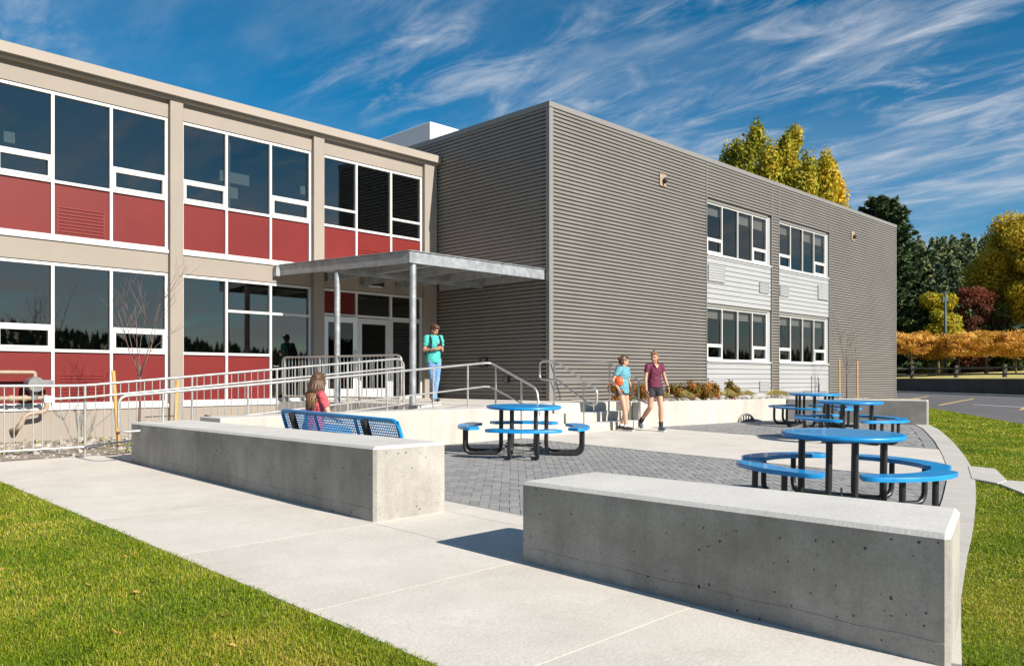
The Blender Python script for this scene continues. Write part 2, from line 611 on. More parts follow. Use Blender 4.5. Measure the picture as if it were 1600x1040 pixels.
M['grass'] = foliage('grass', [(0.0, (0.085, 0.165, 0.005)), (0.42, (0.205, 0.295, 0.010)), (0.80, (0.41, 0.40, 0.030)), (1.0, (0.60, 0.44, 0.12))], 0.6, 0.40)
M['lf_gold'] = foliage('lf_gold', [(0.0, (0.15, 0.17, 0.012)), (0.45, (0.40, 0.36, 0.030)), (1.0, (0.72, 0.48, 0.03))])
M['lf_green_gold'] = foliage('lf_green_gold', [(0.0, (0.06, 0.075, 0.010)), (0.5, (0.22, 0.21, 0.016)), (1.0, (0.60, 0.43, 0.035))])
M['lf_orange'] = foliage('lf_orange', [(0.0, (0.28, 0.15, 0.02)), (0.5, (0.66, 0.34, 0.055)), (1.0, (0.82, 0.56, 0.16))])
M['lf_red'] = foliage('lf_red', [(0.0, (0.06, 0.04, 0.02)), (0.5, (0.17, 0.055, 0.03)), (1.0, (0.34, 0.09, 0.05))])
M['lf_green'] = foliage('lf_green', [(0.0, (0.03, 0.05, 0.012)), (0.5, (0.07, 0.10, 0.02)), (1.0, (0.16, 0.16, 0.03))])
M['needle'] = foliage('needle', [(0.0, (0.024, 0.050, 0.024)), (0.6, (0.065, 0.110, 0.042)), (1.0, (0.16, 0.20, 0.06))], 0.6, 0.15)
M['needle_far'] = foliage('needle_far', [(0.0, (0.045, 0.070, 0.036)), (0.6, (0.085, 0.120, 0.050)), (1.0, (0.15, 0.16, 0.06))], 0.8, 0.1)  # hill trees: distance haze put into the paler colours
M['shrub_red'] = foliage('shrub_red', [(0.0, (0.10, 0.13, 0.02)), (0.35, (0.24, 0.16, 0.03)), (0.6, (0.42, 0.15, 0.035)), (1.0, (0.66, 0.32, 0.08))])
M['straw'] = foliage('straw', [(0.0, (0.17, 0.18, 0.04)), (0.4, (0.42, 0.36, 0.11)), (1.0, (0.66, 0.54, 0.26))])


def paver_mat():
    m, n, l, b = new_mat('paver')
    at = n.new('ShaderNodeAttribute')
    at.attribute_name = 'tint'
    oi = n.new('ShaderNodeObjectInfo')
    ad = n.new('ShaderNodeMath')
    ad.operation = 'ADD'
    l.new(at.outputs['Fac'], ad.inputs[0])
    l.new(oi.outputs['Random'], ad.inputs[1])
    fr = n.new('ShaderNodeMath')
    fr.operation = 'FRACT'
    l.new(ad.outputs[0], fr.inputs[0])
    col = ramp(n, l, fr.outputs[0], [(0.0, (0.200, 0.200, 0.202)), (0.5, (0.235, 0.235, 0.236)), (1.0, (0.275, 0.273, 0.27))])
    t = n.new('ShaderNodeTexCoord')
    no = n.new('ShaderNodeTexNoise')
    no.inputs['Scale'].default_value = 40
    no.inputs['Detail'].default_value = 5
    l.new(t.outputs['Object'], no.inputs['Vector'])
    g = ramp(n, l, no.outputs[0], [(0.3, (0.78,) * 3), (0.7, (1.15,) * 3)])
    col = mulcol(n, l, col, g)
    l.new(col, b.inputs['Base Color'])
    b.inputs['Roughness'].default_value = 0.85
    bp = n.new('ShaderNodeBump')
    bp.inputs['Strength'].default_value = 0.35
    bp.inputs['Distance'].default_value = 0.006
    l.new(no.outputs[0], bp.inputs['Height'])
    l.new(bp.outputs[0], b.inputs['Normal'])
    return m


M['paver'] = paver_mat()


# ------------------------------------------------------------------ terrain
def seg_dist(px, py, line):
    best = 1e9
    for (ax, ay), (bx, by) in zip(line[:-1], line[1:]):
        dx, dy = bx - ax, by - ay
        t = max(0, min(1, ((px - ax) * dx + (py - ay) * dy) / (dx * dx + dy * dy)))
        best = min(best, math.hypot(px - ax - dx * t, py - ay - dy * t))
    return best


RIM_OUT = [(4.34, 1.24), (5.53, 1.59), (6.87, 1.93), (7.97, 2.19), (9.9, 2.69), (11.56, 3.15), (12.95, 3.58), (14.52, 4.12), (17.02, 5.03), (19.98, 6.2), (21.28, 6.82)]
RIM_IN = []
for _i, _p in enumerate(RIM_OUT):
    _a, _b = Vector(RIM_OUT[max(0, _i - 1)]), Vector(RIM_OUT[min(len(RIM_OUT) - 1, _i + 1)])
    _t = (_b - _a).normalized()
    RIM_IN.append((_p[0] - _t.y * 0.32, _p[1] + _t.x * 0.32))
EDGE_IN = [(-6, -1.8)] + RIM_OUT + [(21.5, 8.2), (22, 10), (26, 12.6), (36.6, 12.9), (37, 20)]
EDGE_OUT = [(-4, -10.4), (4, -6.2), (12, -2), (20, 2.2), (27.65, 6.25), (32.8, 9.03), (40.4, 12.95), (48, 17), (56, 21)]


def T(u, v):                                                # the right-hand lawn, falling to the car park
    d1, d2 = seg_dist(u, v, EDGE_IN), seg_dist(u, v, EDGE_OUT)
    t = d1 / (d1 + d2 + 1e-6)
    t = t * t * (3 - 2 * t)
    bump = 0.03 * noise.noise((u * 0.35, v * 0.35, 0.0)) * min(1, d1) * min(1, d2)
    return (G(u, v) - 0.012) * (1 - t) + 0.02 * t + bump


g = MB()
g.prism([(-900, -900), (900, -900), (900, 900), (-900, 900)], -1.0, -0.35)
tag(g.build('ground', M['field']), kind='structure')

# the polygon runs from the lawn edge to the far kerb
ap = MB()
ap.prism([(-30, -40), (40, -35), (72.5, 19.5), (92, 40), (60, 45), (37.3, 23), (37.3, 12)] + EDGE_OUT[6:2:-1] + [(12, -2), (4, -6.2), (-30, -24)], -0.3, 0.0)
tag(ap.build('parking_lot', M['asphalt']), kind='structure')


def strip(mb, p0, p1, w, z0=0.0, z1=0.004):
    p0, p1 = Vector((*p0, 0)), Vector((*p1, 0))
    d = (p1 - p0).normalized()
    q = Vector((-d.y, d.x, 0)) * w / 2
    mb.prism([tuple((p0 - q)[:2]), tuple((p1 - q)[:2]), tuple((p1 + q)[:2]), tuple((p0 + q)[:2])], z0, z1)


for i, (p0, p1) in enumerate([((44.8, 13.9), (60.4, 16.6)), ((41.0, 9.4), (55.5, 11.7)), ((52.0, 18.4), (66, 21.2)), ((37.5, 5.2), (50.5, 7.2))]):
    s = MB()
    strip(s, p0, p1, 0.14)
    tag(s.build('parking_line', M['yellow_line']), kind='structure')
s = MB()
strip(s, (47.3, 13.0), (41.6, 7.2), 0.2)
tag(s.build('parking_line', M['white_line']), kind='structure')

# right-hand lawn as a height field
xs = np.arange(-6, 46.01, 0.5)
me_v, me_f, idx = [], [], {}
for i, u in enumerate(xs):
    for j, v in enumerate(np.arange(-10.5, 15.01, 0.5)):
        u, v = float(u), float(v)
        line_v = np.interp(u, [p[0] for p in EDGE_OUT], [p[1] for p in EDGE_OUT])
        rim_v = np.interp(u, [p[0] for p in RIM_OUT], [p[1] for p in RIM_OUT]) if u < 21.3 else 99
        if v < line_v - 0.5 or v > rim_v + 0.5 or v > 12.9 or (u < 4.1 and v > 1.25):
            continue
        vv = max(v, float(line_v))
        idx[(i, j)] = len(me_v)
        me_v.append((u, vv, T(u, vv)))
for (i, j) in list(idx):
    q = [(i, j), (i + 1, j), (i + 1, j + 1), (i, j + 1)]
    if all(k in idx for k in q):
        me_f.append(tuple(idx[k] for k in q))
me = bpy.data.meshes.new('lawn')
me.from_pydata(me_v, [], me_f)
me.materials.append(M['lawn_base'])
me.polygons.foreach_set('use_smooth', [True] * len(me.polygons))
lawn_right = tag(put('lawn', me), kind='structure')

g = MB()
g.prism([(-14, -10), (2.5, -6), (2.5, 16.6), (-14, 16.6)], -0.6, lambda x, y: G(x, y) + 0.004)
tag(g.build('lawn', M['lawn_base']), kind='structure')
g = MB()
g.prism([(-14, 13.1), (10.4, 12.95), (10.4, 17.25), (-14, 16.5)], -0.6, lambda x, y: 0.215 + 0.006 * (x - 3))
tag(g.build('planting_bed', M['soil']), kind='structure')


# ------------------------------------------------------------------ pavements: every slab is its own piece
def slab_set(name, polys, mat, lift=0.006, depth=0.12):
    """root structure = the sub-base; its children are the slabs"""
    base = MB()
    for p in polys:
        base.prism(p, lambda x, y: G(x, y) - depth - 0.05, lambda x, y: G(x, y) - 0.004)
    root = tag(base.build(name, M['joint_bed']), kind='structure')
    for p in polys:
        c = Vector((sum(q[0] for q in p) / len(p), sum(q[1] for q in p) / len(p)))
        ins = []
        n = len(p)
        for i in range(n):                                   # inset by 5 mm for the joint
            a0, b0, c0 = Vector(p[i - 1]), Vector(p[i]), Vector(p[(i + 1) % n])
            d0, d1 = (b0 - a0).normalized(), (c0 - b0).normalized()
            n0, n1 = Vector((-d0.y, d0.x)), Vector((-d1.y, d1.x))
            ins.append(tuple(b0 + (n0 + n1) / max(0.6, 1 + n0.dot(n1)) * 0.003))
        m = MB()
        m.prism(ins, lambda x, y: G(x, y) - depth, lambda x, y: G(x, y) + lift)
        me = m.mesh('slab', mat)
        o = put('slab', me, root)
    return root


def rect(x0, y0, x1, y1):
    return [(x0, y0), (x1, y0), (x1, y1), (x0, y1)]


js = [-3.4, -1.9, -0.35, 1.2, 2.68, 4.17, 6.03, 7.85, 9.7, 11.5, 13.2]
slab_set('sidewalk', [rect(2.5, a0, 4.28, b0) for a0, b0 in zip(js[:-1], js[1:])], M['conc_slab'])
slab_set('walkway', [rect(-1.0 - 3.5 * 0, 11.5, 2.5, 13.2), rect(-4.5, 11.5, -1.0, 13.2)], M['conc_slab'], lift=0.004)
slab_set('plaza_edging', [[(4.28, 1.565), (5.155, 1.82), (5.155, 4.17), (4.28, 4.17)], rect(4.28, 4.17, 5.16, 6.05), rect(4.28, 6.05, 5.16, 8.9), rect(4.28, 8.9, 5.16, 11.5),
                          [(5.16, 1.825), (5.52, 1.935), (5.52, 4.17), (5.16, 4.17)], rect(5.16, 4.17, 5.52, 6.05), rect(5.16, 6.05, 5.52, 8.5), rect(5.16, 8.5, 5.52, 10.93)], M['conc_slab'])
band = []
vs_ = [10.94, 9.1, 7.3, 5.5]
for a0, b0 in zip(vs_[1:], vs_[:-1]):
    band.append(rect(11.17, a0, 13.2, b0))
    band.append(rect(13.2, a0, 15.22, b0))
def rin(u):
    return float(np.interp(u, [p[0] for p in RIM_IN], [p[1] for p in RIM_IN])) + 0.004


band.append([(11.17, rin(11.17)), (12.2, rin(12.2)), (13.2, rin(13.2)), (13.2, 5.5), (11.17, 5.5)])
band.append([(13.2, rin(13.2)), (14.2, rin(14.2)), (15.22, rin(15.22)), (15.22, 5.5), (13.2, 5.5)])
slab_set('concrete_walk', band, M['conc_slab'])
rim = []
NR = 13


def along(line, t):
    L = [0]
    for p, q in zip(line[:-1], line[1:]):
        L.append(L[-1] + math.dist(p, q))
    s_ = t * L[-1]
    for i in range(len(L) - 1):
        if s_ <= L[i + 1] + 1e-9:
            k = (s_ - L[i]) / (L[i + 1] - L[i])
            return (line[i][0] + (line[i + 1][0] - line[i][0]) * k, line[i][1] + (line[i + 1][1] - line[i][1]) * k)
    return line[-1]


for i in range(NR):
    t0, t1 = i / NR, (i + 1) / NR
    tm = (t0 + t1) / 2
    rim.append([along(RIM_OUT, t0), along(RIM_OUT, tm), along(RIM_OUT, t1), along(RIM_IN, t1), along(RIM_IN, tm), along(RIM_IN, t0)])
slab_set('kerb_rim', rim, M['conc_rim'], lift=0.012, depth=0.25)


def lawn_slabs(name, polys):
    base = MB()
    for p in polys:
        base.prism(p, -0.3, lambda x, y: T(x, y) - 0.02)
    root = tag(base.build(name, M['joint_bed']), kind='structure')
    for p in polys:
        m = MB()
        m.prism(p, lambda x, y: T(x, y) - 0.1, lambda x, y: T(x, y) + 0.03)
        put('slab', bevelled(m.mesh('slab', M['conc_rim']), 0.006, 1), root)


lawn_slabs('footpath', [[(11.57, 3.20), (11.33, 2.84), (11.75, 2.84), (12.97, 3.28), (12.98, 3.64)],
                        [(11.32, 2.83), (10.68, 2.42), (11.85, 2.62), (11.75, 2.83)],
                        [(10.67, 2.41), (9.9, 1.7), (12.2, 1.9), (11.85, 2.61)],
                        [(9.89, 1.69), (9.0, 0.3), (12.3, 0.3), (12.19, 1.89)],
                        [(8.99, 0.29), (8.2, -1.6), (12.4, -1.6), (12.3, 0.29)]])

# pavers: herringbone laid at 45 degrees to the walls
C45 = math.sqrt(0.5)
PW = 0.105


def inside(poly, x, y):
    c = False
    j = len(poly) - 1
    for i in range(len(poly)):
        xi, yi = poly[i]
        xj, yj = poly[j]
        if (yi > y) != (yj > y) and x < (xj - xi) * (y - yi) / (yj - yi) + xi:
            c = not c
        j = i
    return c


def off_line(line, d):
    out = []
    for i, p in enumerate(line):
        a0, b0 = Vector(line[max(0, i - 1)]), Vector(line[min(len(line) - 1, i + 1)])
        t = (b0 - a0).normalized()
        out.append((p[0] - t.y * d, p[1] + t.x * d))
    return out


INNER = off_line(RIM_IN, 0.26)                              # soldier course along the rim


def rim_at(line, u):
    return float(np.interp(u, [p[0] for p in line], [p[1] for p in line]))


near_poly = [(5.45, rim_at(INNER, 5.45))] + [p for p in INNER if 5.5 < p[0] < 11.1] + [(11.24, rim_at(INNER, 11.24)), (11.24, 11.0), (5.45, 11.0)]
far_poly = [(15.15, rim_at(INNER, 15.15))] + [p for p in INNER if 15.2 < p[0] < 20.8] + [(21.1, 7.25), (20.5, 10.15), (15.15, 11.0)]


def brick_mesh(l, w, mat):
    m = MB()
    m.box((-l / 2, -w / 2, -0.05), (l / 2, w / 2, 0.0))
    me = m.mesh('paver', mat)
    bm = bmesh.new()
    bm.from_mesh(me)
    top = [e for e in bm.edges if all(v.co.z > -0.01 for v in e.verts)]
    bmesh.ops.bevel(bm, geom=top, offset=0.0035, segments=1, affect='EDGES')
    bm.to_mesh(me)
    bm.free()
    return me


BRICK = brick_mesh(2 * PW - 0.004, PW - 0.004, M['paver'])


def hidden_by_right_wall(x, y):
    # camera (0,0,1.4) over the wall top z .643 (U 5.12, V 1.25..4.17) or left wall
    k = 5.12 / x
    zz = 1.4 + (G(x, y) - 1.4) * k
    yy = y * k
    return (1.25 < yy < 4.17 and zz < 0.643) or (6.05 < yy < 12 and zz < 0.78)


def tilt_mat(x, y, ang):
    nrm = Vector((-0.0081, -0.0195, 1)).normalized()
    q = Vector((0, 0, 1)).rotation_difference(nrm)
    return Matrix.Translation((x, y, G(x, y))) @ q.to_matrix().to_4x4() @ Matrix.Rotation(ang, 4, 'Z')


def paving(name, poly, bx, base_poly):
    x0, x1, y0, y1 = bx
    base = MB()
    base.prism(base_poly, -0.3, lambda x, y: G(x, y) - 0.012)
    root = tag(base.build(name, M['joint_bed']), kind='structure')
    cells = []
    cx, cy = (x0 + x1) / 2, (y0 + y1) / 2
    N = int(max(x1 - x0, y1 - y0) / PW) + 4
    for i in range(-N, N):
        for j in range(-N, N):
            d = (i - j) % 4
            if d == 0:
                p, ang = ((i + 1) * PW, (j + 0.5) * PW), 0.0
            elif d == 3:
                p, ang = ((i + 0.5) * PW, (j + 1) * PW), math.pi / 2
            else:
                continue
            x = cx + (p[0] - p[1]) * C45
            y = cy + (p[0] + p[1]) * C45
            if inside(poly, x, y):
                cells.append((x, y, ang + math.pi / 4))
    # soldier course
    if True:
        acc = 0.0
        for p, q in zip(RIM_IN[:-1], RIM_IN[1:]):
            L = math.dist(p, q)
            t = Vector((q[0] - p[0], q[1] - p[1])) / L
            s_ = acc
            while s_ < L:
                x, y = p[0] + t.x * s_ - t.y * 0.115, p[1] + t.y * s_ + t.x * 0.115
                if x0 - 0.05 < x < x1 + 0.05:
                    cells.append((x, y, math.atan2(t.y, t.x) + math.pi / 2))
                s_ += PW + 0.002
            acc = s_ - L
    return root, cells


jobs = []
for nm, poly, bx in (('paver_field', near_poly, (5.45, 11.24, 2.2, 11.0)), ('paver_field', far_poly, (15.15, 21.1, 4.7, 11.0))):
    lo = [p for p in RIM_IN if bx[0] < p[0] < bx[1]]
    bp_poly = [(bx[0], rim_at(RIM_IN, bx[0]))] + lo + [(bx[1], rim_at(RIM_IN, bx[1]))] + [p for p in poly if p[1] > 7.2]
    root, cells = paving(nm, poly, bx, bp_poly)
    cells.sort(key=lambda c: (hidden_by_right_wall(c[0], c[1]), c[0] + c[1]))
    for (x, y, ang) in cells[:300]:
        o = bpy.data.objects.new('paver', BRICK)
        COL.objects.link(o)
        o.parent = root
        o.matrix_local = tilt_mat(x, y, ang) @ Matrix.Translation((0, 0, rnd.uniform(-0.0015, 0.0015)))
    rest = cells[300:]
    bv = np.array([v.co[:] for v in BRICK.vertices])
    bf = [tuple(p.vertices) for p in BRICK.polygons]
    vs, fs, tint = [], [], []
    for k, (x, y, ang) in enumerate(rest):
        m = np.array(tilt_mat(x, y, ang) @ Matrix.Translation((0, 0, rnd.uniform(-0.0015, 0.0015))))
        vs.append(bv @ m[:3, :3].T + m[:3, 3])
        fs += [tuple(i + k * len(bv) for i in f) for f in bf]
        tint += [rnd.random()] * len(bv)
    me = bpy.data.meshes.new('paver_remainder')
    me.from_pydata(np.concatenate(vs), [], fs)
    me.materials.append(M['paver'])
    at = me.attributes.new('tint', 'FLOAT', 'POINT')
    at.data.foreach_set('value', tint)
    o = put('paver_remainder', me, root)
    o['kind'] = 'stuff'


def trowelled(me, mat=None):
    """cast sides, smoother and paler trowelled top"""
    me.materials.append(mat or M['conc_top'])
    for p in me.polygons:
        if p.normal.z > 0.55:
            p.material_index = 1
    return me


# ------------------------------------------------------------------ landing, ramp, steps, planter
LZ = 0.85
ter = MB()
ter.prism([(9.46, 17.15), (10.24, 13.2), (10.24, 12.93), (10.9, 12.93), (10.9, 11.62), (14.95, 11.62), (14.95, 13.03), (14.28, 13.06), (14.28, 17.25)], 0.0, LZ)
land = tag(ter.build('entrance_landing', M['conc_slab']), kind='structure')
r = MB()


def ramp_z(x, y=0):
    return max(G(x, 12.2) + 0.004, min(LZ - 0.003, 0.222 + (x - 4.4) * 0.0965))


r.prism([(4.33, 11.62), (6, 11.62), (8, 11.62), (10.9, 11.62), (10.9, 12.93), (8, 12.93), (6, 12.93), (4.33, 12.93)], 0.0, lambda x, y: ramp_z(x))
tag(r.build('ramp', M['conc_slab']), kind='structure')

rw = MB()
rw.prism([(5.15, 10.94), (10.98, 10.94), (10.98, 11.6), (5.15, 11.6)], 0.0, 0.835)
me = trowelled(bevelled(rw.mesh('retaining_wall', M['conc_white']), 0.015, 2))
tag(put('retaining_wall', me), 'long white concrete retaining wall behind the blue bench and nearest round table', 'wall')

st = thing('entrance_steps', 'three broad pale concrete steps down from the landing to the plaza', 'steps', (13, 11.2, 0.24))
for k, (v0, zt) in enumerate([(10.94, 0.44), (11.28, 0.645), (11.60, 0.846)]):
    s = MB()
    s.box((11.0, v0, 0.1 if k == 0 else zt - 0.21), (15.03, v0 + (0.36 if k < 2 else 0.02), zt))
    put('step', trowelled(bevelled(s.mesh('step', M['conc_white']), 0.008, 1)), st)

pw = thing('planter_wall', 'pale concrete planter wall along the foot of the grey metal facade', 'planter wall', (17.7, 10.5, 0.27))
p = MB()
p.prism([(15.05, 10.93), (20.42, 10.10), (20.46, 10.36), (15.09, 11.19)], 0.0, lambda x, y: 0.85)
put('front_wall', trowelled(bevelled(p.mesh('front_wall', M['conc_white']), 0.012, 2)), pw)
p = MB()
p.box((15.05, 11.195, 0.0), (15.33, 13.03, 0.86))
put('end_wall', trowelled(bevelled(p.mesh('end_wall', M['conc_white']), 0.012, 2)), pw)
lw = MB()
lw.prism([(20.43, 10.09), (21.22, 6.84), (21.56, 6.92), (20.78, 10.18)], 0.0, 0.85)
tag(put('low_wall', trowelled(bevelled(lw.mesh('low_wall', M['conc_wall']), 0.03, 3))), 'long low concrete wall closing the far end of the plaza behind the tables', 'wall')
b = MB()
b.prism([(15.33, 11.0), (20.5, 10.3), (21.0, 9.9), (24, 10.9), (37, 12.2), (37, 13.03), (15.33, 13.03)], 0.0, lambda x, y: 0.82 - max(0, x - 21) * 0.020)
tag(b.build('planting_bed', M['soil']), kind='structure')

for (poly, top, lab) in ((rect(4.31, 6.07, 5.16, 11.96), 0.775, 'long pale concrete seat wall in front of the blue bench'),
                         ([(4.26, 1.27), (5.19, 1.495), (5.12, 4.17), (4.26, 4.17)], 0.643, 'nearest concrete seat wall with pitted front beside the lawn')):
    w = MB()
    w.prism(poly, -0.25, top)
    ow_ = tag(put('concrete_seat_wall', trowelled(bevelled(w.mesh('concrete_seat_wall', M['conc_wall']), 0.026, 1))), lab, 'seat wall', 'concrete seat walls beside the pavement')
    sm_ = MB()                                                # thin fin left where two form boards met
    va_, vb_ = min(p_[1] for p_ in poly) + 0.03, max(p_[1] for p_ in poly) - 0.03
    x_ = min(p_[0] for p_ in poly)
    pts_ = [(x_ - 0.0005, va_ + (vb_ - va_) * k / 14, G(x_, va_ + (vb_ - va_) * k / 14) + 0.115 + 0.006 * math.sin(k * 2.1)) for k in range(15)]
    sm_.tube(pts_, 0.0028, 5)
    sm_.build('form_seam', M['conc_wall'], ow_)


# ------------------------------------------------------------------ grey metal-clad wing
gw = thing('metal_clad_wing', 'two storey wing clad in ribbed grey metal with a sharp corner', 'building', (25, 19, 0.4))
U0, U1, V0, V1, ZT = 14.32, 36.56, 13.06, 26.0, 8.0


def ribbed(mb, axis, a0, a1, z0, z1, face, pitch=0.0963, depth=0.050, sign=1, phase=0.0, groove=0.62):
    """horizontal ribs: flat face 62 %, sloped sides, recessed flat. axis 'u' = wall along u at v=face; 'v' = wall along v at u=face.
    The face points to -v / -u when sign = 1"""
    prof = []
    z = z0
    k = math.floor((z0 - phase) / pitch)
    zz = []
    while True:
        base = phase + k * pitch
        for f_, d_ in ((0.0, 0.0), (groove, 0.0), (groove + 0.04, depth), (0.96, depth)):
            zz.append((base + f_ * pitch, d_))
        k += 1
        if base > z1:
            break
    zs = [p for p in zz]

    def dep(z):
        for (za, da), (zb, db) in zip(zs[:-1], zs[1:]):
            if za <= z <= zb:
                return da + (db - da) * (z - za) / (zb - za)
        return 0
    prof = [(z0, dep(z0))] + [q for q in zs if z0 < q[0] < z1] + [(z1, dep(z1))]
    vs, fs = [], []
    for z, d in prof:
        for a_ in (a0, a1):
            vs.append((a_, face + d * sign, z) if axis == 'u' else (face + d * sign, a_, z))
    for i in range(len(prof) - 1):
        q = (2 * i, 2 * i + 1, 2 * i + 3, 2 * i + 2)
        fs.append(q if axis == 'u' else q[::-1])
    mb.add(vs, fs)


core = MB()                                                 # the wall behind the cladding, with holes left for the window bays
W1, W2 = (21.31, 25.38), (25.88, 29.87)
Vc = V0 + 0.06
for (x0, x1, z0, z1) in ((U0 + 0.05, W1[0], 0.2, ZT - 0.05), (W1[1], W2[0], 0.2, ZT - 0.05), (W2[1], U1 - 0.05, 0.2, ZT - 0.05),
                         (W1[0], W1[1], 6.78, ZT - 0.05), (W2[0], W2[1], 6.78, ZT - 0.05),
                         (W1[0], W1[1], 3.60, 5.13), (W2[0], W2[1], 3.60, 5.13), (W1[0], W1[1], 0.2, 1.90), (W2[0], W2[1], 0.2, 1.90)):
    core.box((x0, Vc, z0), (x1, Vc + 0.22, z1))
core.box((U0 + 0.06, Vc + 0.225, 0.2), (U0 + 0.28, V1, ZT - 0.05))
core.box((U1 - 0.28, Vc + 0.225, 0.2), (U1 - 0.06, V1, ZT - 0.05))
core.box((U0 + 0.285, V1 - 0.22, 0.2), (U1 - 0.285, V1, ZT - 0.05))
core.build('wall', M['grey_metal'], gw)
rf = MB()
rf.box((U0 + 0.29, Vc + 0.23, ZT - 0.45), (U1 - 0.29, V1 - 0.23, ZT - 0.2))
rf.build('roof', M['roof'], gw)
for (axis, a0, a1, z0, z1, face) in (('v', V0 + 0.10, V1, 0.86, ZT - 0.14, U0), ('u', U0 + 0.13, W1[0] - 0.03, 0.86, ZT - 0.14, V0),
                                     ('u', W1[0] + 0.03, W1[1] - 0.02, 6.80, ZT - 0.14, V0), ('u', W1[1] + 0.02, W2[0] - 0.02, 0.60, ZT - 0.14, V0),
                                     ('u', W2[0] + 0.02, W2[1] - 0.03, 6.80, ZT - 0.14, V0), ('u', W2[1] + 0.03, U1 - 0.08, 0.40, ZT - 0.14, V0)):
    m = MB()
    ribbed(m, axis, a0, a1, z0, z1, face)
    m.build('metal_cladding', M['grey_metal'], gw)
for (w0, w1) in (W1, W2):
    for (z0, z1) in ((3.66, 5.08), (0.62, 1.86)):
        m = MB()
        ribbed(m, 'u', w0 + 0.04, w1 - 0.04, z0, z1, V0 + 0.02, pitch=0.152, depth=0.030, phase=z0, groove=0.84)
        m.build('white_siding', M['white_metal'], gw)
t = MB()
t.box((U0 - 0.012, V0 - 0.012, 0.86), (U0 + 0.125, V0 + 0.05, ZT - 0.13))
t.box((U0 - 0.0125, V0 + 0.052, 0.86), (U0 + 0.05, V0 + 0.098, ZT - 0.13))
t.build('corner_trim', M['grey_trim'], gw)
t = MB()
t.box((U0 - 0.03, V0 - 0.03, ZT - 0.128), (U1 + 0.03, V0 + 0.30, ZT))
t.box((U0 - 0.03, V0 + 0.303, ZT - 0.128), (U0 + 0.30, V1, ZT))
t.box((U1 - 0.30, V0 + 0.303, ZT - 0.128), (U1 + 0.03, V1, ZT))
t.build('coping', M['grey_trim'], gw)
for x in (W1[0], W1[1], W2[0], W2[1]):
    t = MB()
    zb = 0.6
    t.box((x - 0.018, V0 - 0.008, zb), (x + 0.018, V0 + 0.05, ZT - 0.13))
    t.build('panel_joint', M['grey_trim'], gw)
t = MB()
t.box((U1 - 0.078, V0 - 0.012, 0.4), (U1 + 0.012, V0 + 0.05, ZT - 0.13))
t.build('corner_trim', M['grey_trim'], gw)

inn = MB()                                                  # rooms behind the glass
for z0 in (0.9, 4.35):
    inn.box((U0 + 0.6, V0 + 6.0, z0), (U1 - 0.6, V0 + 6.1, z0 + 3.2))
    inn.box((U0 + 0.6, V0 + 0.35, z0 - 0.1), (U1 - 0.6, V0 + 6.0, z0))
    inn.box((U0 + 0.6, V0 + 0.35, z0 + 3.0), (U1 - 0.6, V0 + 5.99, z0 + 3.1))
    for x in (20.6, 25.6, 30.5):
        inn.box((x, V0 + 0.36, z0 + 0.01), (x + 0.1, V0 + 5.99, z0 + 2.99))
    for x in (22.0, 23.6, 26.6, 28.4):                       # desks and cabinets
        inn.box((x, V0 + 2.2, z0 + 0.01), (x + 1.1, V0 + 2.9, z0 + 0.9 + 0.3 * rnd.random()))
inn.build('interior', M['interior'], gw)


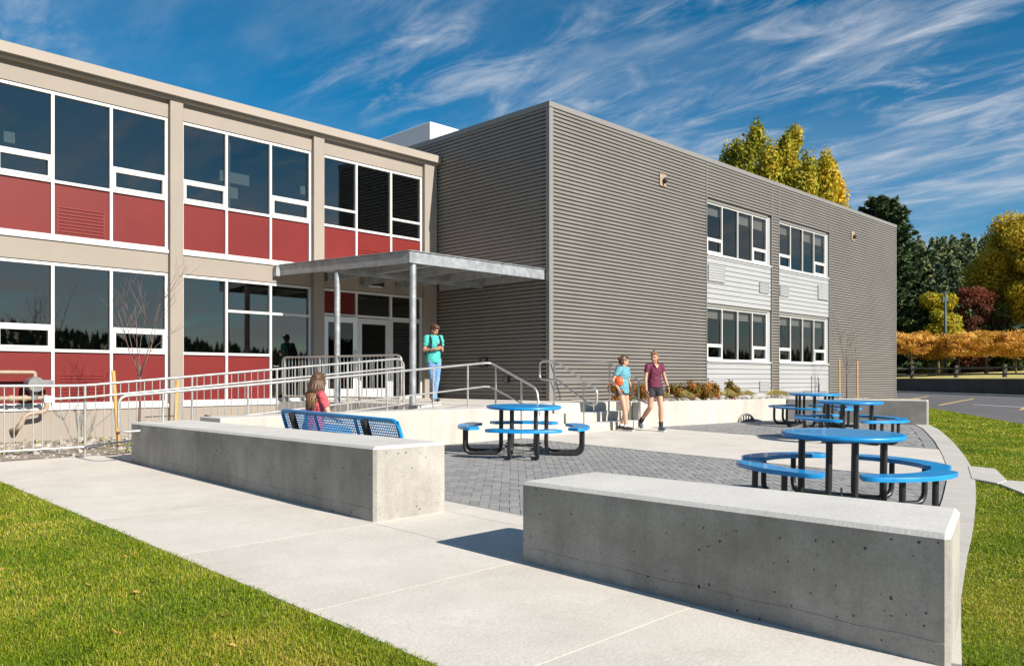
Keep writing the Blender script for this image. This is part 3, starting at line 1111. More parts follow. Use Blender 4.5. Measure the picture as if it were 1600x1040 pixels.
def window_unit(parent, x0, x1, z0, z1, divs, y, depth=0.10, bars=(), hoppers=(), solid=(), fw=0.055, xf=None, gmat='glass', frame='white_frame', blinds=None):
    """One framed unit. divs = mullion centres; bars = [(light, z)]; hoppers = [(light, z0, z1)]; solid = [(light, z0, z1, kind)].
    Frame is the part; panes, sashes, panels are its sub-parts. Faces -y."""
    xs = [x0] + list(divs) + [x1]
    f = MB(xf)
    yb = y + depth
    f.box((x0, y, z0), (x0 + fw, yb, z1))
    f.box((x1 - fw, y, z0), (x1, yb, z1))
    f.box((x0 + fw, y + 0.002, z1 - fw), (x1 - fw, yb, z1))
    f.box((x0 + fw, y + 0.002, z0), (x1 - fw, yb, z0 + fw))
    for d in divs:
        f.box((d - fw / 2, y + 0.001, z0 + fw), (d + fw / 2, yb, z1 - fw))
    lights = []
    for i in range(len(xs) - 1):
        l0 = xs[i] + (fw if i == 0 else fw / 2)
        l1 = xs[i + 1] - (fw if i == len(xs) - 2 else fw / 2)
        cuts = sorted([z for (k, z) in bars if k == i] + [z for (k, z, _) in hoppers if k == i] + [z for (k, _, z) in hoppers if k == i]
                      + [z for (k, z, _, _) in solid if k == i] + [z for (k, _, z, _) in solid if k == i])
        cuts = sorted(set(round(c, 4) for c in cuts if z0 + fw + 0.03 < c < z1 - fw - 0.03))
        for c in cuts:
            f.box((l0, y + 0.002, c - fw / 2), (l1, yb, c + fw / 2))
        zz = [z0 + fw] + cuts + [z1 - fw]
        for j in range(len(zz) - 1):
            a_ = zz[j] + (fw / 2 if j > 0 else 0)
            b_ = zz[j + 1] - (fw / 2 if j < len(zz) - 2 else 0)
            lights.append((i, l0, l1, a_, b_))
    fo = f.build('window', M[frame], parent)
    for (i, l0, l1, a_, b_) in lights:
        mid = (a_ + b_) / 2
        sol = [s_ for s_ in solid if s_[0] == i and s_[1] <= mid <= s_[2]]
        hop = [h for h in hoppers if h[0] == i and h[1] <= mid <= h[2]]
        if sol:
            k = sol[0][3]
            pm = MB(xf)
            pm.box((l0, y + 0.045, a_), (l1, y + 0.075, b_))
            pm.build('panel', M['red'], fo)
            if k == 'vent':
                vm = MB(xf)
                n = 8
                va, vb = a_ + (b_ - a_) * 0.06, a_ + (b_ - a_) * 0.60
                louvre(vm, l0 + 0.06, l1 - 0.09, va, vb, y + 0.044, n)
                vm.build('louvre', M['red_vent'], fo)
            elif k == 'fullvent':
                vm = MB(xf)
                louvre(vm, l0 + 0.04, l1 - 0.04, a_ + 0.03, b_ - 0.03, y + 0.044, 12)
                vm.build('louvre', M['red_vent'], fo)
            continue
        if hop:
            sm = MB(xf)
            s_ = 0.055
            sm.box((l0 + 0.004, y - 0.012, a_ + 0.004), (l0 + s_, y + 0.05, b_ - 0.004))
            sm.box((l1 - s_, y - 0.012, a_ + 0.004), (l1 - 0.004, y + 0.05, b_ - 0.004))
            sm.box((l0 + s_, y - 0.011, b_ - s_), (l1 - s_, y + 0.05, b_ - 0.004))
            sm.box((l0 + s_, y - 0.011, a_ + 0.004), (l1 - s_, y + 0.05, a_ + s_))
            sm.build('sash', M[frame], fo)
            l0, l1, a_, b_ = l0 + s_, l1 - s_, a_ + s_, b_ - s_
        pm = MB(xf)
        pm.box((l0, y + 0.050, a_), (l1, y + 0.058, b_))
        pm.build('pane', M[gmat], fo)
        if blinds and not hop and b_ - a_ > 0.9:
            h = blinds(i)
            if h:
                bm_ = MB(xf)
                bm_.box((l0 + 0.02, y + 0.14, b_ - h), (l1 - 0.02, y + 0.15, b_ + 0.02))
                bm_.build('blind', M['blind'], fo)
    return fo


def louvre(vm, x0, x1, z0, z1, y, n):
    vm.box((x0, y - 0.014, z0), (x0 + 0.02, y, z1))
    vm.box((x1 - 0.02, y - 0.014, z0), (x1, y, z1))
    h = (z1 - z0) / n
    for k in range(n):
        za = z0 + k * h
        vm.add([(x0 + 0.02, y - 0.016, za + h * 0.1), (x1 - 0.02, y - 0.016, za + h * 0.1), (x1 - 0.02, y - 0.016, za + h * 0.45), (x0 + 0.02, y - 0.016, za + h * 0.45),
                (x0 + 0.02, y - 0.001, za + h * 0.62), (x1 - 0.02, y - 0.001, za + h * 0.62)],
               [(0, 1, 2, 3), (3, 2, 5, 4)])


for (w0, w1) in (W1, W2):
    L = (w1 - w0 - 0.32) / 4
    x0, x1 = w0 + 0.05, w1 - 0.26
    dv = [x0 + (x1 - x0) * f_ for f_ in (0.247, 0.5, 0.745)]
    for z0, z1 in ((5.14, 6.70), (1.93, 3.54)):
        hop = [(0, z0, z0 + 0.48), (3, z0, z0 + 0.48)]
        bl = {(0.0): 0}
        hts = [0.30, 0.0, 0.34, 0.36] if z0 > 4 else [0.28, 0.26, 0.27, 0.25]
        window_unit(gw, x0, x1, z0, z1, dv, V0 + 0.05, depth=0.11, hoppers=hop, fw=0.042, gmat='glass_dark', blinds=lambda i, h_=hts: h_[i])
        sl = MB()
        sl.box((w0 + 0.045, V0 - 0.012, z0 - 0.045), (w1 - 0.045, V0 + 0.12, z0 - 0.004))
        sl.build('sill', M['white_frame'], gw)
        sl = MB()
        sl.box((x1 + 0.004, V0 + 0.055, z0), (w1 - 0.03, V0 + 0.10, z1 + 0.05))
        sl.build('jamb_panel', M['white_metal'], gw)
        sl = MB()
        sl.box((w0 + 0.03, V0 + 0.02, z1 + 0.004), (x1, V0 + 0.10, z1 + 0.075))
        sl.build('head_flashing', M['grey_trim'], gw)
for (x0, x1, z0, z1) in ((21.4, 22.35, 4.34, 4.80), (24.55, 25.15, 4.22, 4.52), (25.95, 26.6, 4.22, 4.52), (28.9, 29.75, 4.30, 4.78),
                         (21.4, 22.35, 0.95, 1.38), (24.55, 25.15, 0.98, 1.26), (28.95, 29.75, 0.92, 1.38)):
    v = MB()
    louvre(v, x0, x1, z0, z1, V0 - 0.004, 6)
    v.box((x0, V0 - 0.02, z0 - 0.02), (x1, V0 + 0.012, z0)); v.box((x0, V0 - 0.02, z1), (x1, V0 + 0.012, z1 + 0.02))
    vo_ = v.build('wall_vent', M['white_metal'], gw)
    v = MB()
    v.box((x0, V0 - 0.003, z0 + 0.001), (x1, V0 + 0.03, z1 - 0.001))
    v.build('vent_back', M['white_metal'], vo_)
for (x, z, lab) in ((19.0, 6.92, 'small tan wall lamp plate high on the grey facade left of the windows'), (31.97, 6.95, 'small tan wall lamp plate high on the grey facade right of the windows')):
    lp = thing('wall_lamp', lab, 'wall lamp', (x, V0, z), 'wall lamps on the grey facade')
    q = MB()
    q.box((x - 0.15, V0 - 0.03, z - 0.17), (x + 0.15, V0 - 0.002, z + 0.17))
    q.build('back_plate', M['pipe'], lp)
    q = MB()
    q.ell((x + 0.02, V0 - 0.09, z - 0.02), (0.06, 0.07, 0.09))
    q.build('lamp_head', M['pole_wood'], lp, smooth=True)
for (v, z, w, h, lab) in ((15.35, 1.80, 0.30, 0.24, 'dark socket box on the shaded grey wall at waist height'), (14.5, 1.36, 0.20, 0.16, 'small metal tap plate low on the shaded grey wall')):
    bx = thing('wall_box', lab, 'wall box', (U0, v, z))
    q = MB()
    q.box((U0 - 0.02, v - w / 2, z - h / 2), (U0 - 0.002, v + w / 2, z + h / 2))
    q.build('plate', M['black'], bx)
    q = MB()
    q.box((U0 - 0.07, v - w * 0.3, z - h * 0.38), (U0 - 0.021, v + w * 0.1, z + h * 0.38))
    q.build('cover', M['iron_grey'], bx)

ru = MB()
ru.box((16.5, 20.2, 7.4), (23.0, 24.6, 9.6))
tag(put('rooftop_enclosure', bevelled(ru.mesh('rooftop_enclosure', M['white_paint']), 0.02, 1)), 'plain white box standing on the roof behind the grey wing', 'rooftop enclosure')

# ------------------------------------------------------------------ older red and beige wing (turned 1.7 degrees)
AW = math.atan(0.0297)
CW, SW = math.cos(AW), math.sin(AW)


def WX(x, y, z):                                            # x along the facade from the inner corner (negative = left), y into the building
    return (14.32 + x * CW - y * SW, 17.30 + x * SW + y * CW, z)


def wx_of(u):
    return (u - 14.32) / CW


ow = thing('red_panel_wing', 'two storey beige wing with white windows and red panels', 'building', WX(-7, 6, 0.3))
PIL = [(0.05, 0.33), (3.44, 3.73), (6.91, 7.19), (10.375, 10.675), (13.85, 14.29)]
XL = wx_of(-3.4)
w = MB(WX)
for (z0, z1, y0) in ((-0.1, 0.86, 0.0), (3.60, 4.05, 0.0), (6.84, 7.25, 0.0)):
    w.box((XL, y0, z0), (-0.03, y0 + 0.3, z1))
w.box((XL, 0.3, 0.0), (XL + 0.3, 12, 7.2))
w.box((XL, 11.7, 0.0), (-0.03, 12, 7.2))
w.build('wall', M['beige'], ow)
for (a0, a1) in [(-3.4, -3.1)] + PIL:
    w = MB(WX)
    w.box((wx_of(a0), -0.10, -0.1), (wx_of(a1), 0.2, 7.24))
    put('pilaster', bevelled(w.mesh('pilaster', M['beige']), 0.01, 1), ow)
w = MB(WX)
w.box((XL, -0.24, 7.26), (-0.02, 0.4, 7.45))
w.box((XL, -0.14, 7.20), (-0.021, 0.39, 7.257))
w.build('cornice', M['cornice'], ow)
w = MB(WX)
w.box((XL, 0.41, 7.2), (-0.02, 12, 7.38))
w.build('roof', M['roof'], ow)
w = MB(WX)
for z0 in (0.6, 4.1):
    w.box((XL + 0.31, 5.5, z0), (-0.05, 5.6, z0 + 3.1))
    w.box((XL + 0.31, 0.32, z0 - 0.1), (-0.05, 5.5, z0))
    w.box((XL + 0.31, 0.32, z0 + 2.95), (-0.05, 5.49, z0 + 3.05))
    for u in (0.2, 7.05, 10.5):
        w.box((wx_of(u), 0.33, z0 + 0.01), (wx_of(u) + 0.1, 5.49, z0 + 2.94))
    for u in (4.3, 5.6, 8.0, 9.0, 12.2):
        w.box((wx_of(u), 2.0, z0 + 0.01), (wx_of(u) + 0.9, 2.6, z0 + 1.0 + 0.5 * rnd.random()))
w.build('interior', M['interior'], ow)

BAYS = [(0.33, 3.44, 1.36, 2.41), (3.73, 6.91, 4.72, 5.78), (7.19, 10.375, 8.22, 9.30), (10.675, 13.85, 11.70, 12.80)]
for bi, (b0, b1, m0, m1) in enumerate(BAYS):
    x0, x1, d = wx_of(b0) + 0.003, wx_of(b1) - 0.003, [wx_of(m0), wx_of(m1)]
    up_red = [(0, 4.06, 5.13, 'p'), (1, 4.06, 5.13, 'vent' if bi in (1, 3) else 'p'), (2, 4.06, 5.13, 'p')]
    if bi < 3:
        window_unit(ow, x0, x1, 4.07, 6.83, d, 0.02, hoppers=[(0, 5.13, 5.59), (2, 5.13, 5.59)], solid=up_red, bars=[(1, 5.13)], xf=WX)
    else:
        window_unit(ow, x0, x1, 4.07, 6.83, d, 0.02, bars=[(0, 5.57), (2, 5.57)], solid=up_red, xf=WX)
    lo_red = [(0, 0.86, 1.92, 'p'), (1, 0.86, 1.92, 'vent' if bi in (0, 1) else 'p'), (2, 0.86, 1.92, 'p')]
    if bi < 2:
        window_unit(ow, x0, x1, 0.87, 3.585, d, 0.02, hoppers=[(0, 1.92, 2.38), (2, 1.92, 2.38)], solid=lo_red, bars=[(1, 1.92)], xf=WX)
    elif bi == 2:
        window_unit(ow, x0, x1, 0.87, 3.585, d, 0.02, bars=[(1, 2.88), (2, 2.88)], solid=lo_red[:2], xf=WX)
    if bi < 3:
        s = MB(WX)
        s.box((x0, -0.035, 0.79), (x1, 0.018, 0.868))
        s.build('sill', M['white_frame'], ow)
    s = MB(WX)
    s.box((x0, -0.035, 4.0), (x1, 0.018, 4.068))
    s.build('sill', M['white_frame'], ow)
# entrance bay: transom lights over two doors and a side light
b0, b1, m0, m1 = BAYS[3]
x0, x1, d = wx_of(b0) + 0.003, wx_of(b1) - 0.003, [wx_of(m0), wx_of(m1)]
window_unit(ow, x0, x1, 2.93, 3.585, d, 0.02, solid=[(0, 2.9, 3.6, 'fullvent')], xf=WX)
window_unit(ow, d[1] - 0.0, x1, 0.86, 2.925, [], 0.02, xf=WX, frame='door_frame')
jm = MB(WX)
jm.box((x0, 0.021, 0.853), (x0 + 0.05, 0.12, 2.925))
jm.box((d[0] - 0.04, 0.021, 0.853), (d[0] + 0.04, 0.12, 2.925))
jm.box((d[1] - 0.055, 0.021, 0.853), (d[1] - 0.003, 0.12, 2.925))
jm.build('door_frame', M['door_frame'], ow)


def door(xh, w_, ang):
    mb = MB()
    st_ = 0.12
    mb.box((0, -0.025, 0), (st_, 0.02, 2.04))
    mb.box((w_ - st_, -0.025, 0), (w_, 0.02, 2.04))
    mb.box((st_, -0.024, 1.90), (w_ - st_, 0.02, 2.04))
    mb.box((st_, -0.024, 0), (w_ - st_, 0.02, 0.26))
    ca, sa = math.cos(ang), math.sin(ang)

    def xf(x, y, z):
        return WX(xh + x * ca + y * sa, 0.05 - x * sa + y * ca, 0.87 + z)
    mb.xf = xf
    do = mb.build('door', M['door_frame'], ow)
    g_ = MB(xf)
    g_.box((st_, -0.008, 0.26), (w_ - st_, 0.0, 1.90))
    g_.build('pane', M['glass_dark'], do)
    h = MB(xf)
    h.tube(arc([(w_ - 0.06, -0.02, 0.85), (w_ - 0.06, -0.08, 0.85), (w_ - 0.06, -0.08, 1.2), (w_ - 0.06, -0.02, 1.2)], 0.03), 0.012)
    h.build('handle', M['steel'], do, smooth=True)


door(x0 + 0.055, d[0] - 0.045 - x0 - 0.055, R(7))
door(d[0] + 0.045, d[1] - 0.06 - d[0] - 0.045, 0)
wl_ = thing('wall_light', 'dark box lamp on the beige band above the entrance doors', 'wall light', WX(wx_of(12.15), 0, 3.85))
q = MB(WX)
q.box((wx_of(11.95), -0.14, 3.74), (wx_of(12.45), -0.002, 3.90))
q.build('lamp_housing', M['black'], wl_)
q = MB(WX)
q.box((wx_of(12.0), -0.13, 3.725), (wx_of(12.4), -0.02, 3.738))
q.build('lamp_lens', M['paper'], wl_)
for (u, z, w_, h, lab) in ((3.92, 5.72, 0.18, 0.2, 'white paper notice taped inside the upper window at far left'), (10.12, 5.78, 0.13, 0.2, 'white paper notice in the upper window left of the canopy')):
    q = MB(WX)
    q.box((wx_of(u), 0.085, z), (wx_of(u) + w_, 0.088, z + h))
    tag(q.build('paper_notice', M['paper']), lab, 'notice')
q = MB(WX)
for x in (8.30, 8.36):
    q.box((wx_of(x), 0.20, 5.2), (wx_of(x) + 0.035, 0.23, 6.75))
tag(q.build('curtain_rod', M['blind']), 'pale upright strips inside the middle upper window of the second bay', 'window track')
q = MB(WX)
q.box((wx_of(8.5), 0.9, 5.95), (wx_of(9.25), 0.95, 6.2))
q.box((wx_of(8.7), 0.9, 5.6), (wx_of(8.95), 0.95, 5.85))
tag(q.build('wall_poster', M['paper']), 'pale posters hanging behind the middle upper window of the second bay', 'posters')

# ------------------------------------------------------------------ entrance canopy
cn = thing('entrance_canopy', 'flat galvanised steel canopy on two round posts over the entrance', 'canopy', (12.2, 15, LZ))
CA, CB, CC, CD = (9.43, 17.02), (10.24, 13.2), (14.30, 13.2), (14.30, 17.1)
dk = MB()
dk.prism([(9.50, 17.13), (10.30, 13.28), (14.26, 13.28), (14.26, 17.27)], 3.955, 3.985)
dk.build('roof_deck', M['white_paint'], cn)


def channel(mb, p0, p1, z0, z1, inward, t=0.012, fl=0.085):
    """C-shaped beam: web plus two flanges on the inner side"""
    p0, p1 = Vector((*p0, 0)), Vector((*p1, 0))
    d_ = (p1 - p0).normalized()
    q = Vector((-d_.y, d_.x, 0)) * inward

    def pr(o0, o1, za, zb):
        pts = [p0 + q * o0, p1 + q * o0, p1 + q * o1, p0 + q * o1]
        if inward < 0:
            pts = pts[::-1]
        mb.prism([tuple(x[:2]) for x in pts], za, zb)
    pr(0, t, z0, z1)
    pr(-0.02 if False else t, fl, z0, z0 + t)
    pr(-0.03, fl, z1 + 0.001, z1 + 0.016)


for (p0, p1, inn_) in ((CB, CC, 1), (CA, CB, 1)):
    m = MB()
    channel(m, p0, p1, 3.755, 3.995, inn_)
    m.build('edge_beam', M['galv'], cn)
for (p0, p1) in (((14.20, 17.0), (14.20, 13.32)), ((13.0, 17.05), (13.0, 13.22)), ((11.9, 17.05), (11.9, 13.22)), ((10.85, 17.0), (10.85, 13.22))):
    m = MB()
    channel(m, p0, p1, 3.76, 3.945, 1, fl=0.07)
    m.build('joist', M['galv'], cn)
m = MB()
channel(m, (9.85, 15.25), (14.2, 15.25), 3.70, 3.753, 1, fl=0.09)
m.build('cross_beam', M['galv'], cn)
for (x, y) in ((10.40, 13.30), (9.86, 15.28)):
    m = MB()
    m.tube([(x, y, LZ + 0.012), (x, y, 3.75 if y < 14 else 3.70)], 0.072 if y < 14 else 0.066, 16)
    po = m.build('post', M['galv'], cn, smooth=True, sharp=40)
    m = MB()
    m.box((x - 0.11, y - 0.11, LZ), (x + 0.11, y + 0.11, LZ + 0.011))
    m.build('base_plate', M['galv'], po)
m = MB()
for x in (9.34, 10.72, 11.8, 12.9):
    m.box((x, 17.0 + 0.03 * (x - 9.3) / 1.0 * 0, 3.74), (x + 0.16, 17.17, 3.96))
m.build('bracket', M['galv'], cn)

# ------------------------------------------------------------------ railings
def rail_thing(label, loc):
    return thing('handrail', label, 'railing', loc, 'steel railings of the entrance')


def bar(parent, pts, r=0.019, name='rail', rad=0.12, n=8):
    m = MB()
    m.tube(arc(pts, rad) if rad and len(pts) > 2 else pts, r, n)
    return m.build(name, M['steel'], parent, smooth=True, sharp=50)


def near_top(x):
    return 1.146 + (x - 4.05) * 0.0775


NV = 11.60
rn = rail_thing('double bar steel handrail rising along the near side of the ramp and down the steps', (7.5, NV, 0.5))
bar(rn, [(4.62, NV, 0.68), (4.02, NV, 0.655), (4.02, NV, 1.148), (6, NV, near_top(6)), (8, NV, near_top(8)), (10.85, NV, 1.69), (11.0, NV - 0.02, 1.69), (11.0, 10.35, 1.20), (11.0, 10.26, 0.70)], 0.021, rad=0.13)
bar(rn, [(5.2, NV, near_top(5.2) - 0.46), (10.85, NV, 1.23), (11.0, NV - 0.02, 1.22), (11.0, 10.7, 0.90)], 0.016)
for x in (4.62, 5.9, 7.2, 8.5, 9.55, 10.4):
    bar(rn, [(x, NV, ramp_z(x) - 0.05), (x, NV, near_top(x))], 0.018, 'post')
for (v, zb, zt) in ((11.45, 0.64, 1.64), (10.75, 0.25, 1.37)):
    bar(rn, [(11.0, v, zb), (11.0, v, zt)], 0.018, 'post')

FVV = 12.90


def far_top(x):
    return 1.287 if x < 4 else 1.287 + (x - 4) * 0.0855


def far_bot(x):
    return 0.385 if x < 4 else 0.385 + (x - 4) * 0.0845


rfg = rail_thing('long baluster guard rail on the building side of the ramp', (7, FVV, 0.4))
bar(rfg, [(-1.5, FVV, 1.287), (4.0, FVV, 1.287), (9.75, FVV, far_top(9.75)), (9.86, FVV, far_top(9.86) - 0.1), (9.86, FVV, 0.75)], 0.021, rad=0.14)
bar(rfg, [(-1.5, FVV, 0.385), (4.0, FVV, 0.385), (9.86, FVV, far_bot(9.86))], 0.016, rad=0)
bar(rfg, [(3.55, FVV - 0.09, 1.10), (4.0, FVV - 0.09, 1.115), (9.8, FVV - 0.09, 1.115 + 5.8 * 0.0845)], 0.019, rad=0)
for x in (-1.0, 1.5, 4.0, 5.6, 7.1, 8.55):
    bar(rfg, [(x, FVV, 0.2 if x < 4 else ramp_z(x) - 0.05), (x, FVV, far_top(x))], 0.021, 'post')
x = -1.4
while x < 9.8:
    if min(abs(x - p) for p in (-1.0, 1.5, 4.0, 5.6, 7.1, 8.55, 9.86)) > 0.05:
        bar(rfg, [(x, FVV, far_bot(x)), (x, FVV, far_top(x))], 0.0075, 'baluster', n=6)
    x += 0.118
q = MB()
q.obox((3.50, FVV - 0.09, 1.10), (0.13, 0.05, 0.09))
q.build('end_cap', M['white_paint'], rfg)

gl = rail_thing('tall baluster guard with rounded corners along the landing edge under the canopy', (9.8, 15.2, LZ))
GA, GB = Vector((9.50, 17.0, 0)), Vector((10.20, 13.42, 0))


def gpt(t, z):
    p = GA.lerp(GB, t)
    return (p.x, p.y, z)


m = MB()
loop = [gpt(0.5, 1.87), gpt(0.0, 1.87), gpt(0.0, 0.98), gpt(1.0, 0.98), gpt(1.0, 1.87), gpt(0.5, 1.87)]
m.tube(arc(loop, 0.14), 0.021, 8)
m.build('rail', M['steel'], gl, smooth=True, sharp=50)
for i in range(1, 33):
    t = i / 33
    bar(gl, [gpt(t, 0.98), gpt(t, 1.87)], 0.0075, 'baluster', n=6)
for t in (0.02, 0.34, 0.67, 0.98):
    bar(gl, [gpt(t, 0.80), gpt(t, 1.86)], 0.02, 'post')

for (xx, lab, horiz) in ((12.9, 'looped steel handrail down the middle of the steps', False), (14.8, 'steel handrail at the planter end of the steps', True)):
    rr = rail_thing(lab, (xx, 11, 0.3))
    if not horiz:
        bar(rr, [(xx, 11.55, 1.36), (xx, 12.05, 1.36), (xx, 12.05, 1.76), (xx, 11.6, 1.76), (xx, 10.6, 1.24), (xx, 10.45, 1.15), (xx, 10.45, 0.86), (xx, 10.62, 0.84), (xx, 11.55, 1.36)], 0.021, rad=0.12)
    else:
        bar(rr, [(14.36, 13.0, 1.76), (14.8, 11.75, 1.76), (14.8, 11.6, 1.74), (14.8, 10.55, 1.22), (14.8, 10.42, 1.12), (14.8, 10.42, 0.86), (14.8, 10.6, 0.84)], 0.021, rad=0.12)
        bar(rr, [(14.36, 13.0, 1.34), (14.8, 11.75, 1.34), (14.8, 11.6, 1.32), (14.8, 10.6, 0.84)], 0.018, rad=0.1)
    for (v, zb, zt) in ((11.62, LZ - 0.02, 1.76), (10.80, 0.25, 1.35)):
        bar(rr, [(xx, v, zb), (xx, v, zt)], 0.019, 'post')


# ------------------------------------------------------------------ picnic tables
def top_finish(o):
    o.data.materials.append(M['blue_mesh'])
    for p in o.data.polygons:
        if p.normal.z > 0.9:
            p.material_index = 1


def make_table():
    root = thing('picnic_table', 'x', 'picnic table', (0, 0, 0), 'round blue picnic tables on the plaza')
    n = 48
    prof = [(0.0, 0.735), (0.55, 0.735), (0.585, 0.722), (0.598, 0.735), (0.60, 0.757), (0.590, 0.769), (0.57, 0.772), (0.30, 0.768), (0.0, 0.767)]
    m = MB()
    vs = [(0, 0, prof[0][1])]
    for (r_, z) in prof[1:-1]:
        vs += [(r_ * math.cos(2 * math.pi * k / n), r_ * math.sin(2 * math.pi * k / n), z) for k in range(n)]
    vs.append((0, 0, prof[-1][1]))
    fs = [(0, 1 + (k + 1) % n, 1 + k) for k in range(n)]
    for i in range(len(prof) - 3):
        fs += [(1 + i * n + k, 1 + i * n + (k + 1) % n, 1 + (i + 1) * n + (k + 1) % n, 1 + (i + 1) * n + k) for k in range(n)]
    b_ = 1 + (len(prof) - 3) * n
    fs += [(b_ + k, b_ + (k + 1) % n, len(vs) - 1) for k in range(n)]
    m.add(vs, fs)
    top_finish(m.build('tabletop', M['blue'], root, smooth=True, sharp=45))
    for q in range(4):
        a0 = q * math.pi / 2
        s = MB()
        na, half = 18, R(35)
        ring = []
        for k in range(na + 1):
            a_ = a0 - half + 2 * half * k / na
            e = abs(k / na - 0.5) * 2
            rin, rout = 0.795, 1.055
            if e > 0.86:                                      # rounded ends
                sh = 0.045 * ((e - 0.86) / 0.14) ** 2
                rin, rout = rin + sh, rout - sh
            ring.append((a_, rin, rout))
        vs, fs = [], []
        sec = [(0, 0.415), (0, 0.448), (0.012, 0.458), (1 - 0.012, 0.458), (1, 0.448), (1, 0.415)]
        for (a_, ri, ro) in ring:
            for (f_, z) in sec:
                r_ = ri + (ro - ri) * f_
                vs.append((r_ * math.cos(a_), r_ * math.sin(a_), z))
        ns = len(sec)
        for k in range(na):
            fs += [(k * ns + j, k * ns + (j + 1) % ns, (k + 1) * ns + (j + 1) % ns, (k + 1) * ns + j) for j in range(ns)]
        fs += [tuple(range(ns)), tuple(range(na * ns + ns - 1, na * ns - 1, -1))]
        s.add([v for v in vs], [f[::-1] for f in fs])
        top_finish(s.build('seat', M['blue'], root, smooth=True, sharp=40))
        c_, s_ = math.cos(a0), math.sin(a0)
        for off in (-0.21, 0.21):
            pts = [(0.36, off * 0.9, 0.735), (0.36, off * 0.9, 0.03), (0.93, off, 0.03), (0.93, off, 0.418)]
            pts = [(x * c_ - y * s_, x * s_ + y * c_, z) for x, y, z in pts]
            t = MB()
            t.tube(arc(pts, 0.13, 6), 0.030, 10)
            t.build('leg_tube', M['black'], root, smooth=True, sharp=50)
    for (z, r_) in ((0.17, 0.36),):
        pass
    t = MB()
    for q in range(2):
        a0 = q * math.pi / 2 + math.pi / 4
        t.tube([(0.40 * math.cos(a0), 0.40 * math.sin(a0), 0.14), (-0.40 * math.cos(a0), -0.40 * math.sin(a0), 0.14 + 0.004 * q)], 0.014, 8)
    t.build('brace', M['black'], root, smooth=True, sharp=50)
    return root


def blue_mesh_mat():
    """thermoplastic-coated expanded metal: fine diamond relief"""
    m, n, l, b = new_mat('blue_mesh')
    t = n.new('ShaderNodeTexCoord')
    vals = []
    for rot in (30, -30):
        mp = n.new('ShaderNodeMapping')
        mp.inputs['Rotation'].default_value = (0, 0, R(rot))
        l.new(t.outputs['Object'], mp.inputs[0])
        w_ = n.new('ShaderNodeTexWave')
        w_.inputs['Scale'].default_value = 14
        l.new(mp.outputs[0], w_.inputs['Vector'])
        vals.append(w_.outputs['Fac'])
    mx = n.new('ShaderNodeMath')
    mx.operation = 'MAXIMUM'
    l.new(vals[0], mx.inputs[0])
    l.new(vals[1], mx.inputs[1])
    bp = n.new('ShaderNodeBump')
    bp.inputs['Strength'].default_value = 0.8
    bp.inputs['Distance'].default_value = 0.006
    l.new(mx.outputs[0], bp.inputs['Height'])
    l.new(bp.outputs[0], b.inputs['Normal'])
    col = ramp(n, l, mx.outputs[0], [(0.25, (0.003, 0.17, 0.40)), (0.6, (0.005, 0.245, 0.56))])
    l.new(col, b.inputs['Base Color'])
    b.inputs['Roughness'].default_value = 0.33
    b.inputs['Coat Weight'].default_value = 0.2
    return m


M['blue_mesh'] = blue_mesh_mat()
tab = make_table()
TABS = [(8.26, 3.49, 158, 'nearest blue picnic table with curved seats right behind the pitted seat wall'),
        (9.29, 9.03, 44, 'blue picnic table standing alone near the steps and ramp'),
        (15.57, 6.43, 160, 'middle of the three blue picnic tables at the right'),
        (18.9, 8.64, 178, 'farthest blue picnic table in front of the low grey wall')]
for i, (x, y, a_, lab) in enumerate(TABS):
    o = tab if i == 0 else copy_tree(tab)
    o.location = (x, y, G(x, y) + 0.002)
    o.rotation_euler = (R(1.1), 0, R(a_))
    o.rotation_euler = (Vector((0, 0, 1)).rotation_difference(Vector((-0.0081, -0.0195, 1))).to_matrix() @ Matrix.Rotation(R(a_), 3, 'Z')).to_euler()
    o['label'] = lab

# ------------------------------------------------------------------ bench with open mesh
BU, BV0, BV1 = 5.42, 7.13, 9.70
bn = thing('mesh_bench', 'blue metal mesh bench with black supports, seen from behind', 'bench', (5.7, 8.4, G(5.7, 8.4)))


def bz(v):
    return G(5.6, v)


def bxf(x, y, z):                                            # x along the bench, y forward (+U), z up
    v = BV1 - x
    return (BU + y, v, z + bz(v))


BL = BV1 - BV0


def back_pt(x, s):                                           # s 0 bottom .. 1 top of the leaning back
    z = 0.50 + s * 0.31
    return (x, 0.07 - s * 0.10, z)


def mesh_panel(x0, x1, f, nx, ny):
    """diamond openings in a sheet with thickness; f(x, s) -> point"""
    m = MB(bxf)
    dx, ds = (x1 - x0) / nx, 1.0 / ny
    for i in range(nx):
        for j in range(ny):
            xa, xb, sa, sb = x0 + i * dx, x0 + (i + 1) * dx, j * ds, (j + 1) * ds
            xm, sm = (xa + xb) / 2, (sa + sb) / 2
            k = 0.66
            o4 = [f(xa, sa), f(xb, sa), f(xb, sb), f(xa, sb)]
            hw, hs_ = dx / 2 * k, ds / 2 * k
            i4 = [f(xm - hw * 1.0, sm - hs_), f(xm + hw, sm - hs_), f(xm + hw, sm + hs_), f(xm - hw, sm + hs_)]
            fr = o4 + i4
            bk = [(p[0], p[1] + 0.006, p[2]) for p in fr]
            fs = []
            for q in range(4):
                r_ = (q + 1) % 4
                fs += [(q, r_, 4 + r_, 4 + q), (8 + r_, 8 + q, 12 + q, 12 + r_), (4 + q, 4 + r_, 12 + r_, 12 + q)]
            m.add(fr + bk, fs)
    return m


